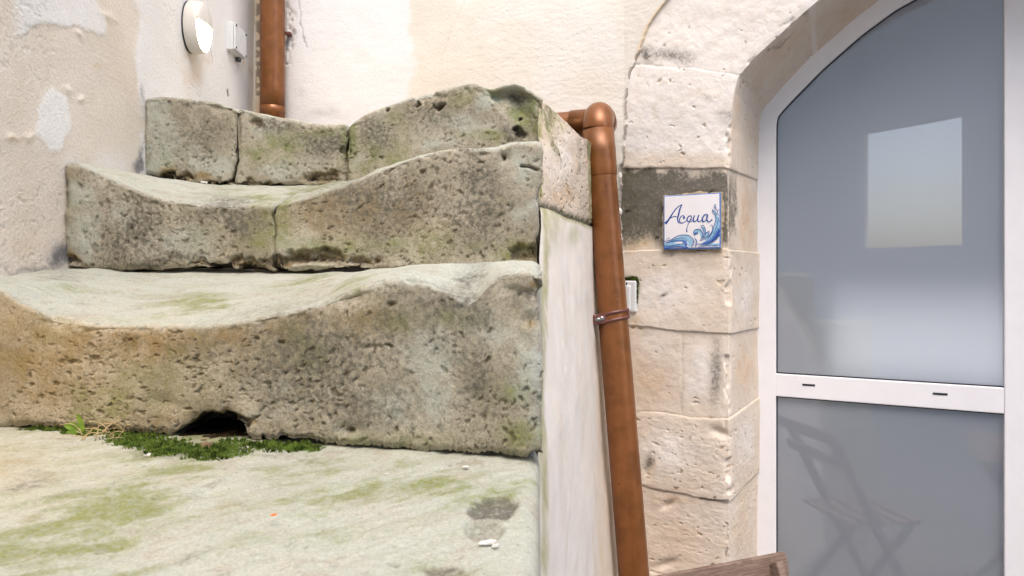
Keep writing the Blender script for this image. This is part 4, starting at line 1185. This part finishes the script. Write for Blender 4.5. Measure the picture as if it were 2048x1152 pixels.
# ------------------------------------------------------------------ painted tile
def tile():
    s0, s1, z0, z1 = -.087, .087, .088, .2555
    root = empty('painted_tile', tuple(W(0, z0, 0)), 'blue and white ceramic tile painted with Acqua and curling waves', 'tile')
    tilt = -.006
    def T(u, v, off):
        # u, v in 0..1 over the tile
        return W(s0 + (s1 - s0) * u, z0 + (z1 - z0) * v + tilt * 0, off)
    fm = lambda u, v, off: frame_matrix(T(u, v, off), (SD[0], SD[1], 0), (0, 0, 1), (-SN[0], -SN[1], 0))
    bm = bmesh.new(); box_bm(bm, fm(.5, .5, -.0085), (s1 - s0, z1 - z0, .013), .0012, 2); bm_obj('ceramic_plate', bm, M['ink_mid'], root)
    bm = bmesh.new(); box_bm(bm, fm(.5, .505, -.0153), ((s1 - s0) * .962, (z1 - z0) * .955, .0016), .0007, 2); bm_obj('glazed_face', bm, M['glaze'], root)
    # mortar bed, ragged
    n = 140
    ring_o, ring_i = [], []
    for k in range(n):
        a = 2 * pi * k / n
        cu, su = cos(a), sin(a)
        m = max(abs(cu), abs(su))
        w = 1.075 + .05 * fbm(np.array([[cu, su, 0]]), 5, 4, 701)[0] * 1.2
        ring_o.append((.5 + .5 * cu / m * w, .5 + .5 * su / m * w)); ring_i.append((.5 + .47 * cu / m, .5 + .47 * su / m))
    bm = bmesh.new()
    a_ = [bm.verts.new(T(u, v, .002)) for u, v in ring_o]; b_ = [bm.verts.new(T(.5 + (u - .5) * .985, .5 + (v - .5) * .985, -.0065)) for u, v in ring_o]; c2 = [bm.verts.new(T(u, v, -.008)) for u, v in ring_i]
    for k in range(n):
        j = (k + 1) % n
        bm.faces.new((a_[k], a_[j], b_[j], b_[k])); bm.faces.new((b_[k], b_[j], c2[j], c2[k]))
    bm_obj('mortar_bed', bm, M['mortar'], root)
    # brush strokes, drawn in the tile's own grid of 800 x 790 units
    def uv(x, y):
        u = (x - 222) / 800.0
        yt = 238 - 46 * u; yb = 1000 - 15 * u
        return u, 1 - (y - yt) / (yb - yt)
    def smoothline(pts, n=10):
        pts = np.array(pts, float); out = []
        for i in range(len(pts) - 1):
            p0, p1, p2, p3 = pts[max(i - 1, 0)], pts[i], pts[i + 1], pts[min(i + 2, len(pts) - 1)]
            for t in np.linspace(0, 1, n, endpoint=False):
                out.append(0.5 * ((2 * p1) + (-p0 + p2) * t + (2 * p0 - 5 * p1 + 4 * p2 - p3) * t * t + (-p0 + 3 * p1 - 3 * p2 + p3) * t ** 3))
        out.append(pts[-1]); return np.array(out)
    def strokes(name, lst, mat, off):
        bm = bmesh.new()
        for k_, (pts, ws) in enumerate(lst):
            L = smoothline(pts); w = np.interp(np.linspace(0, 1, len(L)), np.linspace(0, 1, len(ws)), ws) / 2
            t = np.gradient(L, axis=0); t /= np.linalg.norm(t, axis=1, keepdims=True) + 1e-9
            nrm = np.stack([-t[:, 1], t[:, 0]], -1)
            o_ = off - .00006 * k_
            a = [bm.verts.new(T(*uv(*q), o_)) for q in L + nrm * w[:, None]]; b = [bm.verts.new(T(*uv(*q), o_)) for q in L - nrm * w[:, None]]
            for i in range(len(L) - 1):
                bm.faces.new((a[i], a[i + 1], b[i + 1], b[i]))
        me_o = bm_obj(name, bm, mat, root)
        return me_o
    strokes('lettering', [
        ([(250, 632), (300, 575), (360, 480), (420, 405), (492, 358)], [40, 24, 18, 16, 10]),
        ([(492, 358), (462, 420), (442, 500), (428, 560), (436, 605), (452, 632)], [10, 22, 24, 20, 16, 10]),
        ([(318, 562), (355, 538), (395, 530), (432, 545)], [8, 14, 14, 8]),
        ([(505, 560), (522, 545), (508, 518), (478, 530), (456, 570), (460, 608), (485, 624), (525, 608), (560, 580)], [26, 26, 14, 14, 16, 16, 16, 12, 8]),
        ([(618, 520), (585, 530), (562, 570), (572, 600), (600, 596), (624, 560), (618, 515)], [14, 16, 18, 16, 12, 12, 14]),
        ([(610, 560), (592, 610), (570, 660), (556, 720), (562, 750)], [10, 10, 8, 14, 22]),
        ([(595, 610), (630, 596), (655, 560), (668, 520)], [8, 10, 10, 10]),
        ([(668, 515), (650, 570), (660, 602), (690, 590), (715, 550), (728, 508)], [16, 20, 18, 12, 12, 14]),
        ([(728, 508), (712, 560), (718, 598), (745, 600), (775, 570)], [16, 20, 18, 12, 8]),
        ([(838, 500), (800, 515), (775, 565), (785, 602), (815, 592), (845, 545), (850, 500)], [16, 18, 22, 20, 12, 12, 16]),
        ([(850, 500), (838, 560), (850, 600), (880, 602), (905, 578), (914, 574)], [16, 20, 18, 12, 16, 22])], M['ink'], -.0163)
    strokes('pale_brushwork', [
        ([(235, 930), (330, 900), (440, 850), (540, 830), (600, 870), (610, 920), (580, 950)], [30, 60, 60, 70, 80, 60, 30]),
        ([(240, 960), (340, 945), (440, 930), (540, 945)], [20, 40, 36, 20]),
        ([(668, 770), (700, 735), (745, 740), (765, 790), (765, 840)], [40, 44, 40, 40, 20]),
        ([(770, 680), (800, 720), (805, 780)], [34, 40, 14]), ([(855, 750), (840, 800), (800, 850)], [34, 38, 14]),
        ([(950, 480), (975, 560), (985, 640), (950, 730), (900, 800), (820, 870)], [26, 44, 60, 60, 50, 20]),
        ([(945, 390), (960, 420)], [22, 12]), ([(925, 440), (950, 480)], [26, 16]),
        ([(760, 930), (860, 925), (960, 930), (1005, 920)], [20, 34, 36, 20])], M['ink_light'], -.0163)
    strokes('mid_brushwork', [
        ([(260, 905), (360, 880), (460, 870), (560, 880)], [14, 20, 22, 16]), ([(235, 970), (360, 955), (470, 955), (560, 975)], [26, 24, 24, 20]),
        ([(500, 880), (540, 910), (560, 940)], [30, 44, 30]), ([(1010, 700), (960, 780), (890, 860), (780, 910)], [40, 36, 30, 14]),
        ([(1010, 770), (960, 830), (900, 880), (820, 915)], [30, 40, 26, 10]), ([(660, 780), (690, 760), (720, 765)], [26, 24, 12])], M['ink_mid'], -.0168)
    strokes('dark_brushwork', [
        ([(235, 885), (330, 860), (420, 810), (510, 790), (590, 800), (645, 850), (655, 910), (625, 965)], [8, 9, 9, 9, 9, 9, 10, 8]),
        ([(275, 905), (380, 855), (480, 835), (560, 850)], [5, 6, 6, 5]), ([(235, 940), (330, 945), (430, 925), (530, 920)], [10, 8, 8, 8]), ([(235, 985), (340, 970), (450, 960), (560, 985)], [8, 8, 8, 8]),
        ([(540, 930), (555, 960), (590, 975)], [14, 20, 8]), ([(660, 780), (655, 745), (690, 712), (745, 715), (780, 760), (778, 820), (740, 880)], [8, 8, 9, 9, 9, 9, 6]), ([(665, 790), (690, 775), (718, 770)], [14, 14, 8]),
        ([(755, 665), (785, 655), (815, 700), (820, 760), (800, 830)], [8, 8, 8, 8, 6]), ([(755, 665), (790, 710), (800, 770), (790, 830)], [7, 7, 7, 6]),
        ([(870, 735), (835, 760), (800, 820), (760, 880)], [8, 8, 8, 6]), ([(870, 735), (870, 770), (840, 820), (790, 860)], [8, 7, 7, 6]), ([(890, 665), (905, 650), (920, 680), (905, 770), (850, 850)], [7, 7, 7, 7, 6]),
        ([(660, 830), (695, 870), (700, 920), (680, 955)], [6, 14, 14, 8]), ([(668, 870), (680, 910), (676, 955)], [6, 6, 6]),
        ([(715, 920), (800, 915), (890, 885), (960, 820), (1012, 730)], [8, 12, 12, 16, 30]), ([(720, 935), (830, 930), (920, 890), (1012, 790)], [6, 8, 10, 20]),
        ([(700, 975), (800, 950), (900, 945), (1010, 935)], [6, 7, 7, 10]), ([(720, 985), (860, 970), (1010, 965)], [6, 6, 6]),
        ([(955, 355), (940, 390), (955, 425), (985, 450)], [6, 7, 7, 6]), ([(965, 355), (962, 400), (980, 430)], [6, 6, 6]), ([(915, 430), (925, 475), (955, 510), (965, 560), (945, 640), (910, 740), (850, 830)], [7, 8, 8, 8, 8, 8, 6]),
        ([(915, 430), (950, 460), (985, 500)], [6, 6, 6]), ([(1000, 540), (990, 600), (975, 680), (930, 770)], [8, 7, 7, 6]), ([(270, 860), (285, 830)], [6, 6]), ([(295, 855), (315, 825)], [6, 6]), ([(1005, 430), (985, 470), (1000, 520)], [8, 6, 8])], M['ink'], -.0175)
tile()

# ------------------------------------------------------------------ glazed double door under the arch
def door():
    OFF = .303
    A, dB = np.array(PB), None
    d = np.concatenate([[0], np.cumsum(np.hypot(*np.diff(A, axis=0).T))])
    ks = np.linspace(0, d[-1], 420)
    q = np.stack([np.interp(ks, d, A[:, 0]), np.interp(ks, d, A[:, 1])], -1)
    ker = np.hanning(15)[1:-1]; ker /= ker.sum()
    qs = q.copy()
    for c in range(2):
        qs[:, c] = np.convolve(np.pad(q[:, c], 6, mode='reflect', reflect_type='odd'), ker, 'valid')
    q = qs
    t = np.gradient(q, axis=0); t /= np.linalg.norm(t, axis=1, keepdims=True)
    nrm = np.stack([t[:, 1], -t[:, 0]], -1)
    inner = q + nrm * .053
    inner[:, 0] = np.maximum(inner[:, 0], .195)
    FW = 0.82                                            # where the meeting stile begins
    def leaf(mir, label):
        f = (lambda s: 2 * SC - s) if mir else (lambda s: s)
        root = empty('glazed_door', tuple(W(f(.2), -1.5, OFF)), label, 'door')
        g = []
        for (aa, oo) in ((q, OFF + .07), (q - nrm * .004, OFF), (inner, OFF), (inner + nrm * .002, OFF + .003), (inner + nrm * .002, OFF + .03)):
            g.append(W(f(aa[:, 0]), aa[:, 1], oo))
        fo = grid_obj('outer_frame', np.array(g), M['white_metal'], root, flip=not mir)
        fo.data.polygons.foreach_set('use_smooth', np.zeros(len(fo.data.polygons), bool)); 
        gg = [W(f((inner + nrm * k)[:, 0]), (inner + nrm * k)[:, 1], OFF + o_) for k, o_ in ((.0015, .0105), (.0050, .0108), (.0055, .0156))]
        grid_obj('gasket', np.array(gg), M['gasket'], root, flip=not mir)
        fm = lambda s, z, off: frame_matrix(W(f(s), z, off), (SD[0], SD[1], 0), (0, 0, 1), (-SN[0], -SN[1], 0))
        for zz in (-.3195, -.3895):
            bm = bmesh.new(); box_bm(bm, fm((.197 + FW) / 2, zz + (.0045 if zz > -.35 else -.0050), OFF + .013), (FW - .197, .0035, .005), .0005, 1); bm_obj('gasket', bm, M['gasket'], root)
        bm = bmesh.new(); box_bm(bm, fm((FW + .8890) / 2, (-1.49 + .95) / 2, OFF + .021), (.069, 2.44, .046), .003, 2); bm_obj('meeting_stile', bm, M['white_metal'], root)
        if not mir:
            bm = bmesh.new(); box_bm(bm, fm(SC, (-1.49 + .95) / 2, OFF + .048), (.03, 2.44, .006), .001, 1); bm_obj('cover_strip', bm, M['white_metal'], root)
        bm = bmesh.new(); box_bm(bm, fm((.195 + FW) / 2, (-.317 - .392) / 2, OFF + .022), (FW - .195, .075, .044), .003, 2)
        rail = bm_obj('mid_rail', bm, M['white_metal'], root)
        for s in (.298, .662):
            bm = bmesh.new(); box_bm(bm, fm(s, -.347 + .0, OFF - .0004), (.038, .0065, .002), .0004, 1); bm_obj('drain_slot', bm, M['gasket'], rail)
        bm = bmesh.new(); box_bm(bm, fm((.195 + FW) / 2, -1.44, OFF + .022), (FW - .195, .12, .044), .003, 2); bm_obj('bottom_rail', bm, M['white_metal'], root)
        # panes, 8 mm, set back
        for nm, z0, z1, arch in (('lower_pane', -1.385, -.389, False), ('upper_pane', -.32, None, True)):
            bm = bmesh.new()
            if arch:
                k0 = np.argmax(inner[:, 1] > -.3)
                top = [(s, z) for s, z in inner[k0:] if s < FW + .003]
                poly = [(.190, z0), *[(s - .004, z + .004) for s, z in top], (FW + .003, top[-1][1]), (FW + .003, z0)]
            else:
                poly = [(.190, z0), (.190, z1), (FW + .003, z1), (FW + .003, z0)]
            fa = [bm.verts.new(W(f(s), z, OFF + .016)) for s, z in poly]; fb = [bm.verts.new(W(f(s), z, OFF + .022)) for s, z in poly]
            bm.faces.new(fa); bm.faces.new(fb)
            for i in range(len(poly)):
                j = (i + 1) % len(poly); bm.faces.new((fa[i], fa[j], fb[j], fb[i]))
            bm_obj(nm, bm, M['frost'], root)
        return root
    leaf(False, 'white framed door leaf with frosted panes under the stone arch')
    leaf(True, 'matching frosted door leaf right of the meeting stile')
door()

# the room behind the frosted glass: closed box, an opening added at the far side for the pane glow
def room():
    root = empty('back_room', tuple(W(.8, -1.5, 1.5)), 'dim pale room behind the frosted door', 'room')
    s0, s1, z0, z1, o0, o1 = -.6, 2.4, -1.5, 1.3, .40, 1.45
    def quad(bm, pts): bm.faces.new([bm.verts.new(p) for p in pts])
    bm = bmesh.new()
    quad(bm, [W(s0, z0, o0), W(s0, z0, o1), W(s0, z1, o1), W(s0, z1, o0)])
    quad(bm, [W(s1, z0, o0), W(s1, z0, o1), W(s1, z1, o1), W(s1, z1, o0)])
    quad(bm, [W(s0, z1, o0), W(s1, z1, o0), W(s1, z1, o1), W(s0, z1, o1)])
    quad(bm, [W(s0, z0 + .004, o0), W(s1, z0 + .004, o0), W(s1, z0 + .004, o1), W(s0, z0 + .004, o1)])
    ws0, ws1, wz0, wz1 = .28, 1.02, -.45, -.08  # opening placed so a bright patch glows through the upper pane
    for (a, b, c, d) in ((s0, ws0, z0, z1), (ws1, s1, z0, z1), (ws0, ws1, z0, wz0), (ws0, ws1, wz1, z1)):
        quad(bm, [W(a, c, o1), W(b, c, o1), W(b, d, o1), W(a, d, o1)])
    bm_obj('room_shell', bm, M['room'], root)
room()

# ------------------------------------------------------------------ wooden folding chair and table in the yard
def slat(bm, a, b, width, thick, up, bev=.003):
    a, b = np.array(a, float), np.array(b, float)
    x = unit(b - a); z = unit(np.array(up) - x * (np.array(up) @ x)); y = np.cross(z, x)
    box_bm(bm, frame_matrix((a + b) / 2, x, y, z), (np.linalg.norm(b - a), thick, width), bev, 2)
def chair():
    R = P(1571, 1105, 1.65); Lp = P(1262, 1166, 1.49)
    dx = unit((R - Lp) * np.array([1, 1, 0])); fw = np.array([dx[1], -dx[0], 0.0]); U = np.array([0, 0, 1.0])
    top = R[2]
    o = (R + Lp) / 2; o[2] = 0
    Wd = np.linalg.norm((R - Lp)[:2])
    root = empty('folding_chair', tuple(o), 'weathered brown wooden folding chair, its top slat in front of the door', 'chair')
    def pt(u, f, z): return o + dx * u + fw * f + U * z
    h = Wd / 2
    lean = unit(U - fw * .22)
    def part(name, lst, bev=.003):
        bm = bmesh.new()
        for a, b, w, t, up in lst: slat(bm, a, b, w, t, up, bev)
        return bm_obj(name, bm, M['wood'], root)
    part('back_slat', [(pt(-h, 0, top - .026), pt(h, 0, top - .026), .052, .018, lean)])
    part('back_slat', [(pt(-h + .03, .03, top - .125), pt(h - .03, .03, top - .125), .045, .016, lean)])
    for s in (-1, 1):
        part('leg', [(pt(s * (h - .045), .012, top - .012), pt(s * (h - .045), .46, .0), .036, .02, fw)])
        part('leg', [(pt(s * (h - .075), .42, .43), pt(s * (h - .075), .02, .0), .036, .02, fw)])
    for k in range(5):
        part('seat_slat', [(pt(-h + .035, .13 + k * .072, .452), pt(h - .035, .13 + k * .072, .452), .055, .016, fw)])
chair()
def table():
    root = empty('folding_table', (.98, .62, 0), 'slatted wooden folding table in the yard before the door', 'table')
    def part(name, lst):
        bm = bmesh.new()
        for a, b, w, t, up in lst: slat(bm, a, b, w, t, up)
        return bm_obj(name, bm, M['wood'], root)
    o = np.array([1.02, .62, 0]); dx = np.array([SD[0], SD[1], 0]); fw = np.array([-SN[0], -SN[1], 0]); U = np.array([0, 0, 1.])
    pt = lambda u, f, z: o + dx * u + fw * f + U * z
    for k in range(7):
        part('top_slat', [(pt(-.3, -.29 + k * .095, .72), pt(.3, -.29 + k * .095, .72), .085, .018, fw)])
    for s in (-1, 1):
        part('leg', [(pt(-.28, s * .27, .70), pt(.28, s * .25, 0), .035, .02, dx)])
        part('leg', [(pt(.28, s * .25, .70), pt(-.28, s * .23, 0), .035, .02, dx)])
table()

# ------------------------------------------------------------------ moss, weed and litter at the foot of the first riser
def tread0(px, py):
    "point of the lowest tread under a photo pixel"
    Y = F * 0.236 / (py - CY)
    return P(px, py, Y)
def moss(name, label, spots, n, hgt, wall=None):
    V, Fc = [], []
    for k in range(n):
        (cx, cy, rx, ry) = random.choice(spots)
        u, v = random.gauss(0, .45), random.gauss(0, .45)
        if u * u + v * v > 1.1: continue
        px, py = cx + rx * u, cy + ry * v
        if wall is None:
            b = tread0(px, py); up = np.array([random.gauss(0, .35), random.gauss(0, .35) - .1, 1.0])
            b = b + np.array([0, 0, -.002 + .008 * max(0, 1 - (u * u + v * v)) * random.random()])
        else:
            b, up = wall(px, py); up = up + np.array([random.gauss(0, .35), random.gauss(0, .35), .25 + random.gauss(0, .3)])
        up = up / np.linalg.norm(up)
        a = np.cross(up, [random.random() - .5, random.random() - .5, random.random() - .5]); a /= np.linalg.norm(a)
        c = np.cross(up, a); hh = hgt * random.uniform(.4, 1.0) * (.5 + 1.3 * sin(px * .21) ** 2 * sin(px * .083 + py * .3) ** 2); w = hgt * .26
        i = len(V)
        V += [b + a * w, b - a * w * .5 + c * w * .87, b - a * w * .5 - c * w * .87, b + up * hh]
        Fc += [(i, i + 1, i + 3), (i + 1, i + 2, i + 3), (i + 2, i, i + 3)]
    me = bpy.data.meshes.new(name); me.from_pydata([tuple(v) for v in V], [], Fc)
    o = link_mesh(name, me, M['moss'])
    return tag(o, label, 'moss', kind='stuff')
moss('moss', 'green moss growing along the foot of the big riser', [(80, 864, 46, 5), (110, 866, 60, 6), (150, 868, 60, 7), (185, 870, 60, 8), (230, 868, 50, 12), (245, 878, 60, 18), (290, 882, 70, 20), (340, 895, 70, 22), (390, 905, 60, 16), (270, 888, 60, 14), (470, 892, 60, 16), (540, 895, 60, 10), (600, 896, 50, 7), (440, 900, 60, 14), (400, 908, 60, 14), (330, 905, 60, 14)], 24000, .006)
def on_jamb(px, py):
    den = (px - CX) / F * SN[0] + SN[1]; Y = (SO @ SN) / den
    return P(px, py, Y) - np.array([SN[0], SN[1], 0]) * .007, -np.array([SN[0], SN[1], 0])
moss('moss', 'yellow-green moss fringe round the grey box behind the pipe', [(1262, 560, 16, 9), (1270, 566, 10, 12), (1274, 585, 5, 26), (1250, 560, 24, 7), (1268, 560, 12, 9)], 3800, .0048, on_jamb)

def hollow_shade():  # dark sheet laid in the hollow to deepen its shade
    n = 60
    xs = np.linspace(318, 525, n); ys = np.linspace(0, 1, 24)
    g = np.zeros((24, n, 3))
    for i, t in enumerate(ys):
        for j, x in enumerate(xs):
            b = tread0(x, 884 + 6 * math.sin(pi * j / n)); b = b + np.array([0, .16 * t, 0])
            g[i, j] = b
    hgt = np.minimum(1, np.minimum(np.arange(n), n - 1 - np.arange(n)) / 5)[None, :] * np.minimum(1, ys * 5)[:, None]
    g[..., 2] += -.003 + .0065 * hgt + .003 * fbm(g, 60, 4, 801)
    t = NT('hollow_shade_brown'); nn = t.noise(180, 4)
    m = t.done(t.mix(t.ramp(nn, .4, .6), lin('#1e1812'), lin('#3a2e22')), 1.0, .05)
    tag(grid_obj('hollow_shade', g, m), 'dark brown sheet added as shade in the hollow under the big riser', 'hollow_shade', kind='stuff')
hollow_shade()

def weed():
    o = tread0(165, 872)
    root = empty('weed', tuple(o), 'small weed with two green leaves and dry straw stems at the step foot', 'plant')
    bm = bmesh.new()
    def blade(a, b, w, bend):
        a, b = np.array(a), np.array(b); n = 6
        x = unit(b - a); s = unit(np.cross(x, [0, -1, .3])) 
        prev = None
        for i in range(n + 1):
            t = i / n; c = a + (b - a) * t + np.array([0, 0, 1]) * bend * math.sin(pi * t)
            ww = w * math.sin(pi * (0.08 + .92 * t) * .98) ** .7
            l, r, m = bm.verts.new(c + s * ww), bm.verts.new(c - s * ww), bm.verts.new(c + np.array([0, .001, -.0015]))
            if prev: bm.faces.new((prev[0], l, m, prev[2])); bm.faces.new((prev[2], m, r, prev[1]))
            prev = (l, r, m)
    blade(o, o + np.array([-.022, -.01, .018]), .0065, .006)
    blade(o + np.array([.002, 0, .004]), o + np.array([-.006, -.004, .034]), .004, .004)
    blade(o, o + np.array([-.012, -.02, .010]), .004, .004)
    bm_obj('leaf', bm, M['leaf'], root, True)
    # dry stems
    V = []
    bms = bmesh.new()
    for k in range(26):
        a = tread0(random.uniform(150, 255), random.uniform(868, 886)) + np.array([0, 0, .002])
        dirx = random.uniform(-.05, .05); b = a + np.array([dirx, random.uniform(-.03, .0), random.uniform(0.002, .022)])
        mid = (a + b) / 2 + np.array([random.uniform(-.01, .01), 0, random.uniform(.004, .018)])
        ts = np.linspace(0, 1, 7); path = [(1 - t) ** 2 * a + 2 * t * (1 - t) * mid + t * t * b for t in ts]
        g = tube_pts(path, np.linspace(.0007, .0004, 7), 5)[:, :-1]
        rows = [[bms.verts.new(v) for v in r] for r in g]
        for r0, r1 in zip(rows[:-1], rows[1:]):
            for j in range(5): bms.faces.new((r0[j], r0[(j + 1) % 5], r1[(j + 1) % 5], r1[j]))
    bm_obj('dry_stem', bms, M['straw'], root)
weed()

def chip(name, p, r, mat, label, cat, flat=.45, seed=0, group=None):
    bm = bmesh.new()
    bmesh.ops.create_icosphere(bm, subdivisions=2, radius=1)
    rr = np.random.default_rng(seed)
    ax = rr.uniform(.6, 1.35, 3)
    for v in bm.verts:
        q = np.array(v.co)
        k = 1 + .35 * fbm(q[None] + seed, 1.3, 2, seed)[0]
        v.co = Vector((q * k * ax * np.array([r, r * .8, r * flat])).tolist())
    bmesh.ops.rotate(bm, verts=bm.verts, cent=(0, 0, 0), matrix=Matrix.Rotation(rr.uniform(0, 6), 3, 'Z'))
    o = bm_obj(name, bm, mat)
    o.location = tuple(np.array(p) + np.array([0, 0, r * flat * .5]))
    return tag(o, label, cat, group)
G1 = 'white stone flakes lying on the lowest tread'
for k, (x, y, r, lab) in enumerate([
        (297, 911, .006, 'largest white flake lying in front of the moss on the lowest tread'), (175, 877, .004, 'white flake caught among the dry straw of the weed'),
        (398, 889, .0032, 'white flake on the moss just below the black hollow'), (399, 897, .003, 'white flake touching the long brown stone on the moss'),
        (355, 889, .0032, 'white flake on the moss left of the brown stone'), (494, 898, .003, 'white flake at the right end of the thick moss'),
        (468, 903, .004, 'grey-white flake at the lower moss edge under the hollow'), (931, 935, .004, 'white flake near the right end of the dark gap'),
        (772, 948, .002, 'tiny white flake on bare tread under the middle of the riser'), (884, 938, .0016, 'tiniest white flake beside the right white flake')]):
    chip('stone_flake', tread0(x, y), r, M['pebble'], lab, 'stone chip', .35, k + 1, G1)
G2 = 'small stones under the riser'
for k, (x, y, r, lab) in enumerate([
        (330, 860, .010, 'tan rounded stone wedged at the left end of the hollow'), (413, 893, .011, 'long brown stone lying on the moss below the hollow'),
        (408, 879, .005, 'small tan stone inside the mouth of the hollow')]):
    chip('pebble', tread0(x, y + 6), r, M['brown_pebble'], lab, 'stone', .7, k + 40, G2)
for x, y, lab in ((246, 902, 'orange petal on grey stain left of the moss'), (340, 910, 'orange petal on the front edge of the moss'), (548, 1030, 'faded orange petal alone on the pale tread')):
    chip('petal', tread0(x, y), .0035, M['petal'], lab, 'petal', .2, 60 + x, 'orange petals on the lowest tread')
for k, (x, y, r, lab) in enumerate([(975, 1070, .007, 'broad white chip in the grey hollow at the tread corner'), (990, 1076, .004, 'small white chip on the right in the tread corner hollow'), (408, 366, 0, '')]):
    if r: chip('stone_flake', tread0(x, y) + np.array([0, 0, -.008]), r, M['pebble'], lab, 'stone chip', .4, k + 80, 'white chips in the corner hollow')
chip('stone_flake', P(408, 367, 1.83), .010, M['pebble'], 'white chip at the foot of the top step, near its left joint', 'stone chip', .35, 91)

# ------------------------------------------------------------------ the rest of the yard, behind the viewer, and a reflector added behind the house
pts_ = [W(-3, -.62, 1.5), W(4, -.62, 1.5), W(4, -.62, 12), W(-3, -.62, 12)]
sheet('glow_reflector', [tuple(q) for q in pts_], M['far_plaster'])  # unseen bright sheet behind the house, added to brighten the pane glow
def opposite():
    root = empty('opposite_building', (-2, -5.2, 0), 'pale plastered house across the yard with a window-sized opening', 'building')
    bm = bmesh.new()
    def bx(x0, x1, z0, z1, y0=-5.28, y1=-5.2):
        box_bm(bm, Matrix.Translation(((x0 + x1) / 2, (y0 + y1) / 2, (z0 + z1) / 2)), (x1 - x0, y1 - y0, z1 - z0))
    bx(-9, -3.38, 0, 7.5); bx(-2.1, 6, 0, 7.5); bx(-3.38, -2.1, 0, 1.92); bx(-3.38, -2.1, 3.55, 7.5)  # opening set where the door glass mirrors bright sky
    bm_obj('wall', bm, M['far_plaster'], root)
opposite()
